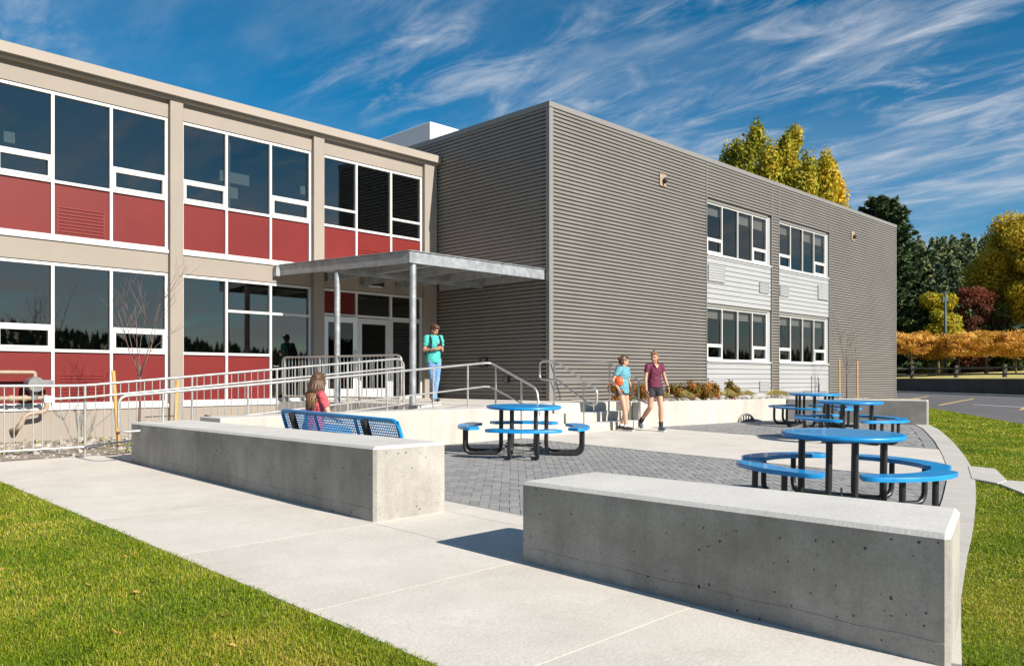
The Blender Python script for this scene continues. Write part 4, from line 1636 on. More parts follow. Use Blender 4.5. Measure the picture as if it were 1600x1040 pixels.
seg = [(0.07, 0.80), (0.86, 1.67), (1.73, BL - 0.09)]
for (xa, xb) in seg:
    mesh_panel(xa, xb, back_pt, int((xb - xa) / 0.034), 10).build('back_mesh', M['blue'], bn)
fr = MB(bxf)
fr.tube(arc([back_pt(0.03, -0.02), back_pt(0.03, 1.0), back_pt(BL - 0.04, 1.0), back_pt(BL - 0.04, -0.02)], 0.10, 6), 0.024, 8)
fr.tube([back_pt(0.03, 0), back_pt(BL - 0.04, 0)], 0.02, 8)
fr.build('back_frame', M['blue'], bn, smooth=True, sharp=50)
for x in (0.83, 1.70, 0.035, BL - 0.045):
    fr = MB(bxf)
    a_, b_ = Vector(back_pt(x, 0.0)), Vector(back_pt(x, 0.98))
    fr.obox((a_ + b_) / 2, (0.055, 0.012, (b_ - a_).length), 0, math.atan2(-(b_.y - a_.y), b_.z - a_.z))
    fr.build('back_rib', M['blue'], bn)


def seat_pt(x, s):
    return (x, 0.09 + s * 0.40, 0.455 - 0.02 * math.sin(s * math.pi))


m = MB(bxf)
for (xa, xb) in seg:
    mm = mesh_panel(xa, xb, seat_pt, int((xb - xa) / 0.05), 8)
    m.add(mm.v, mm.f)
m.build('seat_mesh', M['blue'], bn)
m = MB(bxf)
m.tube(arc([seat_pt(0.03, 0), seat_pt(0.03, 1.0), seat_pt(BL - 0.04, 1.0), seat_pt(BL - 0.04, 0), seat_pt(0.03, 0)], 0.05, 4), 0.022, 8)
m.build('seat_frame', M['blue'], bn, smooth=True, sharp=50)
for x in (0.36, BL - 0.60):
    m = MB(bxf)
    a_, b_ = Vector((x, -0.02 + 0.09, 0.42)), Vector((x, -0.055, 0.79))
    m.obox((a_ + b_) / 2 + Vector((0, -0.025, 0)), (0.075, 0.05, (b_ - a_).length), 0, math.atan2(-(b_.y - a_.y), b_.z - a_.z))
    m.build('back_support', M['black'], bn)
    m = MB(bxf)
    m.box((x - 0.035, 0.08, 0.38), (x + 0.035, 0.48, 0.43))
    m.box((x - 0.035, 0.24, 0.0), (x + 0.035, 0.31, 0.379))
    m.build('leg', M['black'], bn)

# ------------------------------------------------------------------ small site things
gm = thing('gas_meter', 'tan gas pipes with a grey regulator on the plinth at far left', 'gas meter', WX(wx_of(4.2), -0.3, 0.3))
m = MB(WX)
X = wx_of
m.tube(arc([(X(2.6), -0.28, 1.50), (X(4.33), -0.28, 1.50), (X(4.33), -0.28, 1.36)], 0.05), 0.035, 10)
m.tube(arc([(X(2.6), -0.28, 1.03), (X(4.52), -0.28, 1.03), (X(4.52), -0.28, 0.78), (X(4.18), -0.28, 0.74), (X(4.06), -0.28, 0.48), (X(4.02), 0.0, 0.44)], 0.09), 0.042, 10)
for x in (3.9, 4.12, 4.46):
    m.tube([(X(x), -0.28, 1.03), (X(x) + 0.07, -0.28, 1.03)], 0.058, 10)
m.build('pipe', M['pipe'], gm, smooth=True, sharp=50)
m = MB(WX)
m.ell((X(4.30), -0.30, 1.28), (0.10, 0.13, 0.15))
m.tube([(X(4.30), -0.46, 1.28), (X(4.30), -0.16, 1.28)], 0.135, 14)
m.tube([(X(4.31), -0.28, 1.00), (X(4.31), -0.28, 1.38)], 0.07, 12)
m.box((X(4.36), -0.36, 1.24), (X(4.62), -0.24, 1.36))
m.build('regulator', M['iron_grey'], gm, smooth=True, sharp=40)

br = thing('black_hose_bracket', 'small black angled pipe stub low in front of the beige plinth', 'pipe stub', (7.3, 15.6, 0.35))
m = MB()
m.tube([(6.95, 15.4, 0.25), (6.95, 15.4, 0.66), (7.55, 15.5, 0.52)], 0.028, 8)
m.build('pipe', M['black'], br)

dr = thing('dark_arch', 'small dark half round arch with upright bars at the foot of the planter wall', 'drain grille', (18.75, 10.3, 0.27))  # dark half ring of tube filled with upright bars
m = MB()
du = Vector((0.988, -0.153, 0))
ctr = Vector((18.75, 10.345, G(18.75, 10.3)))
m.tube([ctr + du * 0.30 * math.cos(math.pi * k / 12) + Vector((0, 0, 0.20 * math.sin(math.pi * k / 12))) for k in range(13)], 0.025, 8)
m.build('rim', M['iron_grey'], dr, smooth=True)
m = MB()
for k in range(1, 6):
    x = -0.30 + 0.1 * k
    m.tube([ctr + du * x, ctr + du * x + Vector((0, 0, 0.20 * math.sqrt(max(0, 1 - (x / 0.3) ** 2))))], 0.010, 6)
m.build('bar', M['black'], dr)


# ------------------------------------------------------------------ vegetation builders
def quads_mesh(name, C, N, W, H, tint, mat, up=None):
    """C centres (n,3), N normals, half sizes; random roll. One mesh of quads with a tint per quad."""
    n = len(C)
    C = np.asarray(C, float)
    N = np.asarray(N, float)
    N /= np.linalg.norm(N, axis=1, keepdims=True) + 1e-9
    rs = np.random.RandomState(len(C) + 11)
    ref = rs.normal(size=(n, 3)) if up is None else np.asarray(up, float)
    A = np.cross(N, ref)
    A /= np.linalg.norm(A, axis=1, keepdims=True) + 1e-9
    B = np.cross(N, A)
    W = np.broadcast_to(np.asarray(W, float), (n,))[:, None]
    H = np.broadcast_to(np.asarray(H, float), (n,))[:, None]
    V = np.stack([C - B * H, C + A * W, C + B * H, C - A * W], 1).reshape(-1, 3)   # a lozenge, leaf-like
    me = bpy.data.meshes.new(name)
    me.vertices.add(4 * n)
    me.vertices.foreach_set('co', V.ravel())
    me.loops.add(4 * n)
    me.loops.foreach_set('vertex_index', np.arange(4 * n, dtype=np.int32))
    me.polygons.add(n)
    me.polygons.foreach_set('loop_start', np.arange(0, 4 * n, 4, dtype=np.int32))
    me.update(calc_edges=True)
    at = me.attributes.new('tint', 'FLOAT', 'POINT')
    at.data.foreach_set('value', np.repeat(np.clip(tint, 0, 1), 4).astype(np.float32))
    me.materials.append(mat)
    return me


def clumps_crown(seed, blobs, per, leaf, mat, name='crown', shell=0.55):
    """blobs: (x,y,z,rx,ry,rz,tint). Leaves gathered mostly near each blob's surface."""
    rs = np.random.RandomState(seed)
    Cs, Ns, Ts, Ls = [], [], [], []
    for (x, y, z, rx, ry, rz, tn) in blobs:
        n = int(per * (rx * rz) ** 0.5 / (sum(b_[3] for b_ in blobs) / len(blobs)))
        d = rs.normal(size=(n, 3))
        d /= np.linalg.norm(d, axis=1, keepdims=True)
        r_ = (shell + (1 - shell) * rs.rand(n, 1)) * (0.9 + 0.25 * rs.rand(n, 1))
        Cs.append(np.array([x, y, z]) + d * r_ * np.array([rx, ry, rz]))
        Ns.append(d + rs.normal(size=(n, 3)) * 0.75)
        Ts.append(tn + rs.normal(size=n) * 0.16)
        Ls.append(leaf * (0.7 + 0.6 * rs.rand(n)))
    L = np.concatenate(Ls)
    return quads_mesh(name, np.concatenate(Cs), np.concatenate(Ns), L * 0.55, L, np.concatenate(Ts), mat)


def trunk_mb(p0, h, r0, r1, lean=0.0, limbs=0, seed=1, spread=1.0):
    rs = random.Random(seed)
    m = MB()
    pts = [Vector(p0) + Vector((lean * (k / 5) ** 1.5 + rs.uniform(-1, 1) * r0 * 0.4 * (k > 0), rs.uniform(-1, 1) * r0 * 0.4 * (k > 0), h * k / 5)) for k in range(6)]
    m.tube(pts, [r0 + (r1 - r0) * k / 5 for k in range(6)], 9)
    for i in range(limbs):
        k = rs.randint(2, 5)
        b_ = pts[k]
        a_ = rs.uniform(0, 6.28)
        L = spread * rs.uniform(0.6, 1.1)
        e = b_ + Vector((math.cos(a_) * L, math.sin(a_) * L, L * rs.uniform(0.5, 1.0)))
        m.tube([b_, b_.lerp(e, 0.5) + Vector((0, 0, -0.06 * L)), e], [r1 * 1.3, r1 * 0.9, r1 * 0.35], 6)
    return m


def broad_tree(name, label, group, base, h, cw, mat, leaf, n_blobs, per, seed, tint=0.5, trunk_h=0.35, bark='bark', flat=1.0):
    rs = random.Random(seed)
    t = thing(name, label, 'tree', base, group)
    tm = trunk_mb(base, h * 0.75, h * 0.022, h * 0.007, 0, 8, seed, cw * 0.26)
    tm.build('trunk', M[bark], t, smooth=True)
    bl = []
    for k in range(n_blobs):
        a_, rr = rs.uniform(0, 6.28), math.sqrt(rs.random())
        zz = rs.random()
        prof = math.sin(math.pi * (0.12 + 0.80 * zz)) ** 0.7 * rs.uniform(0.72, 1.18)
        rb = cw * rs.choice((0.07, 0.09, 0.12, 0.15, 0.19)) * rs.uniform(0.85, 1.2)
        bl.append((base[0] + math.cos(a_) * rr * cw * 0.42 * prof, base[1] + math.sin(a_) * rr * cw * 0.42 * prof,
                   base[2] + h * (trunk_h + (0.94 - trunk_h) * zz), rb, rb, rb * 0.75 * flat, tint + rs.uniform(-0.28, 0.28)))
    put('crown', clumps_crown(seed, bl, per, leaf, M[mat]), t)
    return t


def poplar(label, base, h, r_, seed, tint, group):
    rs = random.Random(seed)
    t = thing('poplar_tree', label, 'tree', base, group)
    trunk_mb(base, h * 0.9, h * 0.02, h * 0.004, 0, 6, seed, r_ * 0.5).build('trunk', M['bark'], t, smooth=True)
    bl = []
    for k in range(60):
        zz = (k + rs.random()) / 60
        prof = (math.sin(math.pi * min(1, 0.15 + 0.62 * zz)) if zz < 0.75 else math.sin(math.pi * (0.615)) * (1 - ((zz - 0.75) / 0.25) ** 1.6 * 0.8))
        a_ = rs.uniform(0, 6.28)
        q = r_ * prof * rs.uniform(0.35, 0.75)
        rb = r_ * rs.uniform(0.22, 0.38) * (0.45 + 0.55 * prof)
        bl.append((base[0] + math.cos(a_) * q, base[1] + math.sin(a_) * q, base[2] + h * (0.08 + 0.88 * zz), rb, rb, rb * 2.1, tint + rs.uniform(-0.25, 0.25)))
    put('crown', clumps_crown(seed, bl, 420, 0.15, M['lf_gold'], shell=0.3), t)


def conifer(label, base, h, r_, seed, name='spruce_tree', group=None, nq=1.0, ex=0.45):
    rs = np.random.RandomState(seed)
    t = thing(name, label, 'tree', base, group)
    trunk_mb(base, h * 0.97, h * 0.018, 0.02, 0, 0, seed).build('trunk', M['bark'], t, smooth=True)
    C, N, W, H, TT, UP = [], [], [], [], [], []
    nw = 26
    for k in range(nw):
        f = k / (nw - 1)
        z = h * (0.06 + 0.92 * f)
        rad = r_ * (1 - f) ** ex * rs.uniform(0.70, 1.15) + 0.2
        nb = max(6, int(13 - 5 * f))
        for b_ in range(nb):
            a_ = 2 * math.pi * (b_ + rs.rand() * 0.8) / nb + k * 0.7
            L = rad * rs.uniform(0.72, 1.12)
            dirv = np.array([math.cos(a_), math.sin(a_), 0])
            side = np.array([-dirv[1], dirv[0], 0])
            n = int(70 * nq * (0.35 + L / r_))
            s = rs.rand(n) ** 0.65
            droop = (-0.22 + 0.50 * f * f) * L * s ** 1.4 + 0.16 * L * np.maximum(0, s - 0.65) * 2
            lat = rs.normal(size=n) * 0.16 * L * (1.05 - s)
            P_ = np.array(base) + np.array([0, 0, z]) + dirv * (L * s)[:, None] + side * lat[:, None]
            P_[:, 2] += droop + rs.normal(size=n) * 0.10 - np.abs(lat) * 0.3
            C.append(P_)
            N.append(rs.normal(size=(n, 3)) * 0.7 + np.array([0, 0, 0.8]))
            UP.append(dirv + side * (np.sign(lat) * 0.7)[:, None] + rs.normal(size=(n, 3)) * 0.25)
            sz = 0.17 * (h / 14) * (0.7 + 0.6 * rs.rand(n))
            W.append(sz * 1.9)
            H.append(sz * 0.55)
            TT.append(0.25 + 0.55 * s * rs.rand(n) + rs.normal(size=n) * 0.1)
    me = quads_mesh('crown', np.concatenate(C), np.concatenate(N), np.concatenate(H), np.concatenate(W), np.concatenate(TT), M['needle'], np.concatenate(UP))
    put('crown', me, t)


def bare_sapling(label, base, h, seed, spread, n_main):
    rs = random.Random(seed)
    t = thing('bare_sapling', label, 'tree', base, 'leafless staked saplings')
    m = MB()
    p0 = Vector(base)
    top = p0 + Vector((0.03, 0, h * 0.48))
    m.tube([p0 + Vector((0, 0, -0.05)), p0.lerp(top, 0.5) + Vector((0.02, 0.01, 0)), top], [0.026, 0.022, 0.016], 7)
    m.build('trunk', M['twig'], t, smooth=True)
    m = MB()

    def twig(p, d, L, r_, lev):
        pts = [p]
        q = p.copy()
        for k in range(3):
            d = (d + Vector((rs.uniform(-.16, .16), rs.uniform(-.16, .16), rs.uniform(0.0, .22)))).normalized()
            q = q + d * L / 3
            pts.append(q.copy())
        m.tube(pts, [r_, r_ * 0.8, r_ * 0.6, r_ * 0.3], 5)
        if lev > 0:
            for k in range(3 if lev > 1 else 3):
                i = rs.choice((1, 2, 2, 3))
                a_ = rs.uniform(0, 6.28)
                d2 = (d + Vector((math.cos(a_), math.sin(a_), 0.15)) * 0.8).normalized()
                twig(pts[i], d2, L * rs.uniform(0.4, 0.62), r_ * 0.55, lev - 1)
    for k in range(n_main):
        a_ = 6.28 * k / n_main + rs.uniform(-.4, .4)
        f = rs.uniform(0.5, 1.0)
        b_ = p0.lerp(top, f)
        d_ = Vector((math.cos(a_) * spread, math.sin(a_) * spread, 1)).normalized()
        twig(b_, d_, h * rs.uniform(0.36, 0.52), 0.0085, 2)
    m.build('branches', M['twig'], t, smooth=True)
    return t


# saplings and stakes
bare_sapling('leafless sapling between stakes in the bed before the red panels', (5.35, 14.5, 0.22), 2.9, 5, 0.40, 6)
bare_sapling('leafless sapling between stakes at the far end of the grey facade', (28.75, 11.95, 0.66), 3.0, 9, 0.42, 7)
for (x, y, z, dx, h, lab) in ((5.02, 14.45, 0.2, -0.07, 1.32, 'leaning orange wooden stake left of the sapling by the red panels'), (5.98, 14.55, 0.2, 0.05, 1.15, 'orange wooden stake right of the sapling by the red panels'),
                              (28.5, 12.1, 0.6, -0.02, 1.45, 'tan wooden stake left of the far sapling by the grey wall'), (29.05, 11.7, 0.6, 0.0, 1.4, 'tan wooden stake right of the far sapling by the grey wall')):
    m = MB()
    m.tube([(x, y, z - 0.1), (x + dx * 1.4, y, z + h)], 0.032, 10)
    tag(m.build('wooden_stake', M['wood_stake'], smooth=True, sharp=50), lab, 'stake', 'wooden tree stakes')
m = MB()
m.tube([(5.45, 14.5, 0.72), (5.98, 14.54, 0.72)], 0.008, 6)
tag(m.build('tree_tie', M['black']), 'black strap tying the sapling to its right stake', 'tree tie')

# planter shrubs and grasses
def shrub(name, label, group, cat, x, y, z, w_, h, mat, seed, grassy):
    rs = np.random.RandomState(seed)
    if grassy:
        n = 120
        a_ = rs.rand(n) * 6.28
        lean = rs.rand(n) ** 0.7
        hh = h * (0.6 + 0.5 * rs.rand(n))
        b0 = np.stack([x + np.cos(a_) * 0.05, y + np.sin(a_) * 0.05, np.full(n, z)], 1)
        dirv = np.stack([np.cos(a_) * lean * w_ / h, np.sin(a_) * lean * w_ / h, np.ones(n)], 1)
        C = b0 + dirv * (hh / 2)[:, None]
        N = np.stack([np.cos(a_ + 1.57), np.sin(a_ + 1.57), rs.normal(size=n) * 0.2], 1)
        me = quads_mesh(name, C, N, 0.0055, hh / 2, 0.5 + rs.normal(size=n) * 0.25, M[mat], np.cross(dirv, N))
    else:
        bl = [(x + rs.uniform(-1, 1) * w_ * 0.3, y + rs.uniform(-1, 1) * w_ * 0.3, z + h * rs.uniform(0.2, 0.85), w_ * 0.24, w_ * 0.24, h * 0.24, 0.5 + rs.uniform(-.3, .3)) for k in range(13)]
        me = clumps_crown(seed, bl, 120, 0.030, M[mat], name, shell=0.2)
    o = put(name, me)
    tag(o, label, cat, group)
    return o


SHR = [(15.55, .50, 0, 'rust red shrub in the planter nearest the steps'), (15.95, .62, 0, 'second rust red shrub from the steps, by the girls'), (16.4, .60, 0, 'rust red shrub behind the two girls, left of the grass tufts'),
       (16.85, .58, 0, 'rust red shrub behind the girl in maroon'), (17.25, .46, 1, 'straw grass tuft just right of the girl in maroon'), (17.6, .50, 0, 'orange shrub between two straw grass tufts right of the girls'),
       (17.95, .44, 1, 'pale straw grass tuft second right of the girls'), (18.35, .56, 0, 'tall rust shrub in the middle of the planter'), (18.7, .58, 0, 'broad rust shrub right of the planter middle'),
       (19.05, .44, 1, 'straw grass tuft below the end of the grey metal panel'), (19.45, .54, 0, 'rust shrub left of the first white panel'), (19.85, .44, 1, 'greenish grass tuft at the left edge of the first white panel'),
       (20.3, .60, 0, 'upright rust shrub in front of the first white vent'), (20.8, .40, 1, 'grass tuft right of the upright rust shrub'), (22.6, .46, 1, 'wide pale grass tuft under the first lower window'),
       (23.2, .42, 1, 'pale grass tuft beside the small white vent'), (25.4, .40, 1, 'thin straw grass tuft at the grey pier between the windows'), (26.8, .34, 1, 'last straw grass tuft before the far sapling')]
for k, (u, h, kind, lab) in enumerate(SHR):
    v = 12.0 - 0.10 * (u - 15.7) + rnd.uniform(-.15, .15) if u < 21 else 11.4 + 0.1 * (u - 21)
    z = 0.81 - max(0, u - 21) * 0.020
    shrub('autumn_shrub' if kind == 0 else 'ornamental_grass', lab,
          'rust red shrubs in the planter' if kind == 0 else 'straw grass tufts in the planter', 'shrub' if kind == 0 else 'grass tuft',
          u, v, z, 0.56 if kind == 0 else 0.26, h * 0.88, 'shrub_red' if kind == 0 else 'straw', 100 + k, kind)


def rock_mesh(seed, sx, sy, sz, mat):
    rs = np.random.RandomState(seed)
    m = MB()
    m.ell((0, 0, 0), (1, 1, 1), 9, 6)
    vs = [Vector(v) for v in m.v]
    off = Vector(rs.rand(3) * 20)
    m.v = [tuple(Vector((v.x * sx, v.y * sy, v.z * sz)) * (1 + 0.35 * noise.noise(v * 1.3 + off))) for v in vs]
    return m.mesh('rock', mat)


ROCKS = [rock_mesh(s, 0.07, 0.055, 0.042, M['stone']) for s in range(6)]
for i in range(110):
    if i < 86:
        u, v = rnd.uniform(2.9, 9.2), 13.3 + 3.4 * rnd.random() ** 0.8
        z = 0.225 + 0.006 * (u - 3)
        lab, grp = 'pale fist sized stone in the bed below the red panels', 'stones in the bed below the red panels'
    else:
        u = rnd.uniform(15.5, 24.5)
        v = 11.5 - 0.12 * (u - 15.7) + rnd.uniform(-.15, .5) if u < 20.4 else rnd.uniform(11.2, 12.6)
        z = 0.825 - max(0, u - 21) * 0.02
        lab, grp = 'pale stone among the shrubs in the planter', 'stones in the planter'
    o = put('rock', ROCKS[i % 6])
    s_ = rnd.uniform(0.6, 1.5)
    o.location = (u, v, z)
    o.scale = (s_, s_, s_)
    o.rotation_euler = (0, 0, rnd.uniform(0, 6.28))
    tag(o, lab, 'rock', grp)


mu = MB()
rr2 = random.Random(12)
base_rocks = [([tuple(v.co) for v in r_.vertices], [tuple(p.vertices) for p in r_.polygons]) for r_ in ROCKS]
for k in range(1300):
    if k < 950:
        x, y = rr2.uniform(-1.5, 9.3), 13.15 + 3.7 * rr2.random()
        z = 0.213 + 0.006 * (x - 3)
    else:
        x = rr2.uniform(15.4, 30)
        y = (11.2 - 0.15 * (x - 15.4) + rr2.random() * 1.6) if x < 20.6 else rr2.uniform(10.9 if x < 24 else 11.3, 12.9)
        z = 0.82 - max(0, x - 21) * 0.020
    vs0, fs0 = base_rocks[k % 6]
    q_, sc_ = rr2.uniform(0, 6.28), rr2.uniform(0.22, 0.62)
    c_, s_ = math.cos(q_) * sc_, math.sin(q_) * sc_
    mu.add([(x + a0 * c_ - b0 * s_, y + a0 * s_ + b0 * c_, z + c0 * sc_) for a0, b0, c0 in vs0], fs0)
tag(mu.build('stone_mulch', M['stone']), kind='stuff')


# ------------------------------------------------------------------ lawns
def blades(name, P, h, w_, tint, seed):
    """P (n,3) bases; each blade two bent segments"""
    n = len(P)
    rs = np.random.RandomState(seed)
    a_ = rs.rand(n) * 6.2832
    lean = rs.rand(n) * 1.3 + 0.25
    d = np.stack([np.cos(a_), np.sin(a_), np.zeros(n)], 1)
    a2 = a_ + rs.uniform(0.9, 2.2, n)
    q = np.stack([np.cos(a2), np.sin(a2), np.zeros(n)], 1)
    hh = (h * (0.55 + 0.75 * rs.rand(n)))[:, None]
    ww = (w_ * (0.7 + 0.6 * rs.rand(n)))[:, None]
    up = np.array([0, 0, 1.0])
    mid = P + up * hh * 0.55 + d * hh * 0.20 * lean[:, None]
    tip = P + up * hh * (1.0 - 0.25 * lean[:, None]) + d * hh * 0.75 * lean[:, None]
    V = np.stack([P - q * ww / 2, P + q * ww / 2, mid + q * ww * 0.4, mid - q * ww * 0.4, tip], 1).reshape(-1, 3)
    base = np.arange(n)[:, None] * 5
    loops = np.concatenate([base + np.array([[0, 1, 2, 3]]), base + np.array([[3, 2, 4]])], 1).ravel().astype(np.int32)
    starts = (np.arange(n)[:, None] * 7 + np.array([[0, 4]])).ravel().astype(np.int32)
    me = bpy.data.meshes.new(name)
    me.vertices.add(5 * n)
    me.vertices.foreach_set('co', V.ravel())
    me.loops.add(7 * n)
    me.loops.foreach_set('vertex_index', loops)
    me.polygons.add(2 * n)
    me.polygons.foreach_set('loop_start', starts)
    me.update(calc_edges=True)
    at = me.attributes.new('tint', 'FLOAT', 'POINT')
    at.data.foreach_set('value', np.repeat(np.clip(tint, 0, 1), 5).astype(np.float32))
    me.materials.append(M['grass'])
    o = put(name, me)
    return tag(o, kind='stuff')


def patch_tint(u, v, seed):
    rs = np.random.RandomState(seed)
    t = 0.44 + rs.normal(size=len(u)) * 0.24
    pn = np.array([noise.noise((float(a_) * 0.8, float(b_) * 0.8, 3.0)) + 0.6 * noise.noise((float(a_) * 3.1, float(b_) * 3.1, 9.0)) for a_, b_ in zip(u, v)])
    return t + 0.42 * pn + (rs.rand(len(u)) < 0.07) * 0.45


rs = np.random.RandomState(3)
# left lawn, thinner with distance
U_, V_, H_, W_ = [], [], [], []
for (z0, z1, dens, hh, ww) in ((0.6, 4.5, 16000, 0.031, 0.0036), (4.5, 6.5, 11000, 0.032, 0.0045), (6.5, 9.5, 5500, 0.033, 0.0065), (9.5, 14, 2400, 0.035, 0.010)):
    n = int(dens * 70)
    u = rs.uniform(-6, 2.53, n)
    v = rs.uniform(-1.0, 12.0, n) if z0 > 4 else rs.uniform(-0.5, 8, n)
    n_keep = None
    zz, rr = (u + v) * C45, (u - v) * C45
    area = 8.53 * 13 if z0 > 4 else 8.53 * 8.5
    keep_p = dens * area / n
    ok = (zz > z0) & (zz < z1) & (rr > -0.95 * zz - 0.8) & (rr < 0.9 * zz + 0.5)
    ok &= rs.rand(n) < min(1, keep_p)
    ok &= u < 2.49 + 0.030 * np.sin(v * 9) * np.sin(v * 3.7) + 0.018 * np.sin(v * 31 + 2) * np.sin(v * 17) + 0.055 * rs.rand(n) ** 2
    U_.append(u[ok]); V_.append(v[ok]); H_.append(np.full(ok.sum(), hh)); W_.append(np.full(ok.sum(), ww))
u, v = np.concatenate(U_), np.concatenate(V_)
P = np.stack([u, v, -0.066 + 0.0081 * u + 0.0195 * v - 0.013 + 0.018 * np.clip((2.55 - u) / 0.12, 0, 1) * (u < 2.55)], 1)
blades('grass', P, np.concatenate(H_), np.concatenate(W_), patch_tint(u, v, 5), 21)
# right lawn
U_, V_, Z_, H_, W_ = [], [], [], [], []
ro_x, ro_y = [p[0] for p in RIM_OUT], [p[1] for p in RIM_OUT]
eo_x, eo_y = [p[0] for p in EDGE_OUT], [p[1] for p in EDGE_OUT]
FOOT = [(11.57, 3.13), (11.33, 2.84), (10.68, 2.42), (9.9, 1.7), (9.0, 0.3), (8.2, -1.6), (12.4, -1.6), (12.3, 0.3), (12.2, 1.9), (11.85, 2.62), (11.75, 2.84), (12.97, 3.28), (12.95, 3.565)]
for (z0, z1, dens, hh, ww) in ((3.0, 5.5, 13000, 0.028, 0.0042), (5.5, 8, 8000, 0.029, 0.006), (8, 12, 3600, 0.031, 0.009), (12, 18, 1400, 0.034, 0.015), (18, 34, 420, 0.038, 0.03)):
    ulim = z1 * 1.42
    area = (ulim - 3.5) * 17
    n = int(min(dens * area, 4000000))
    u = rs.uniform(3.5, ulim, n)
    v = rs.uniform(-4, 13, n)
    zz, rr = (u + v) * C45, (u - v) * C45
    ok = (zz > z0) & (zz < z1) & (rr < 0.92 * zz + 1.0) & (rr > 0.36 * zz)
    rv = np.interp(u, ro_x, ro_y)
    ok &= ((u < 21.3) & (v < rv - 0.01 + 0.03 * rs.rand(n))) | ((u >= 21.3) & (v < 7 + (u - 21.3) * 0.4))
    ok &= v > np.interp(u, eo_x, eo_y)
    ok &= (u > 4.36) | (v < 1.2)
    u, v = u[ok], v[ok]
    kp = np.array([not inside(FOOT, float(a_), float(b_)) for a_, b_ in zip(u, v)], bool) if z0 < 12 and len(u) else np.ones(len(u), bool)
    u, v = u[kp], v[kp]
    U_.append(u); V_.append(v); H_.append(np.full(len(u), hh)); W_.append(np.full(len(u), ww))
u, v = np.concatenate(U_), np.concatenate(V_)
zt = np.array([T(float(a_), float(b_)) for a_, b_ in zip(u, v)])
print('blades right', len(u), 'left', len(P))
blades('grass', np.stack([u, v, zt - 0.004], 1), np.concatenate(H_), np.concatenate(W_), patch_tint(u, v, 8) - 0.02, 22)
# weeds in the bed
n = 2600
u, v = rs.uniform(-1, 9, n), rs.uniform(13.2, 16.9, n)
msk = np.array([noise.noise((float(a_) * 1.3, float(b_) * 1.3, 1.0)) > 0.12 for a_, b_ in zip(u, v)])
u, v = u[msk], v[msk]
blades('ground_cover', np.stack([u, v, 0.213 + 0.006 * (u - 3)], 1), np.full(len(u), 0.09), np.full(len(u), 0.02), patch_tint(u, v, 9), 23)

LEAF = MB()
LEAF.add([(0, -0.03, 0.004), (0.022, -0.008, 0.012), (0.016, 0.012, 0.006), (0, 0.034, 0.014), (-0.018, 0.012, 0.012), (-0.02, -0.01, 0.004), (0, 0, 0.0)],
         [(0, 1, 6), (1, 2, 6), (2, 3, 6), (3, 4, 6), (4, 5, 6), (5, 0, 6)])
LEAF = LEAF.mesh('fallen_leaf', M['leaf_dry'])
for (u, v) in [(1.25, 3.55), (0.75, 4.15), (1.55, 4.5), (0.2, 4.9), (1.9, 5.2), (1.0, 5.9), (0.15, 6.3), (1.7, 6.9), (0.9, 3.2), (1.9, 3.9), (-0.3, 5.6), (0.55, 5.3), (1.35, 2.9), (7.4, 1.55), (8.6, 1.9), (2.1, 4.4), (1.1, 4.85), (0.6, 3.7), (1.75, 5.6), (1.45, 6.4), (0.8, 7.4), (2.2, 6.2), (1.9, 8.3), (-0.6, 6.9)]:
    o = put('fallen_leaf', LEAF)
    zz = (G(u, v) if u < 3 else T(u, v)) + 0.018
    o.location = (u, v, zz)
    s_ = rnd.uniform(0.55, 1.15)
    o.scale = (s_, s_, s_)
    o.rotation_euler = (rnd.uniform(-.5, .5), rnd.uniform(-.5, .5), rnd.uniform(0, 6.28))
    tag(o, 'curled dry yellow leaf lying on the lawn', 'leaf', 'fallen leaves on the lawn')


# ------------------------------------------------------------------ beyond the car park
def rz_pt(r_, Z):                                            # metres right of and ahead of the viewpoint's axis -> ground u, v
    return ((r_ + Z) * C45, (Z - r_) * C45)


def line_prism(name, pts, w_, z0, z1, mat, **kw):
    m = MB()
    L_ = off_line(pts, w_ / 2)
    R_ = off_line(pts, -w_ / 2)
    m.prism(R_ + L_[::-1], z0, z1)
    return m.build(name, mat, **kw)


KERB = [rz_pt(30, 86), rz_pt(36.5, 78), rz_pt(40, 60), rz_pt(42, 44)]
KERB = [(92.5, 40.5), (80.5, 28.5), (68.2, 15.4), (58, 4.6), (46, -8)]
RWALL = [(p[0] + 1.6, p[1] - 1.5 + 3.2) for p in KERB]
RWALL = [(96.5, 42.0), (84.0, 29.3), (71.5, 16.2), (61, 5.2), (49, -7.6)]
o = line_prism('far_kerb', KERB, 0.3, -0.2, 0.13, M['conc_rim'])
tag(o, kind='structure')
m = MB()
m.prism([KERB[-1]] + KERB[-2::-1] + RWALL, -0.3, 0.08) if False else m.prism(KERB[::-1] + RWALL, -0.3, 0.08)
tag(m.build('verge', M['straw_lawn']), kind='structure')
o = line_prism('stone_retaining_wall', RWALL, 0.5, -0.3, 1.32, M['dark_wall'])
tag(o, 'long dark retaining wall across the far side of the car park', 'wall')
m = MB()
far_bank = RWALL[::-1] + [(150, 60), (190, 10), (130, -50)]
m.prism([(p[0] + 0.25, p[1] - 0.25) for p in RWALL[::-1]] + [(130, 75), (190, 20), (120, -60)], -0.3, lambda x, y: 1.34 + 0.02 * max(0, (x - y) * C45 - 35) * 0.5)
m = MB()
bank_in = [(p[0] + 0.2, p[1] + 0.0) for p in RWALL]
outer = [(170, 120), (190, 60), (170, 0), (110, -60), (60, -40)]
vs = [(x, y, 1.34) for x, y in bank_in] + [(x + 14, y - 3, 1.75) for x, y in bank_in] + [(x, y, 4.0) for x, y in outer]
fs = []
for i in range(4):
    fs += [(i, i + 1, 5 + i + 1, 5 + i), (5 + i, 5 + i + 1, 10 + i + 1, 10 + i)]
m.add(vs, [f[::-1] for f in fs])
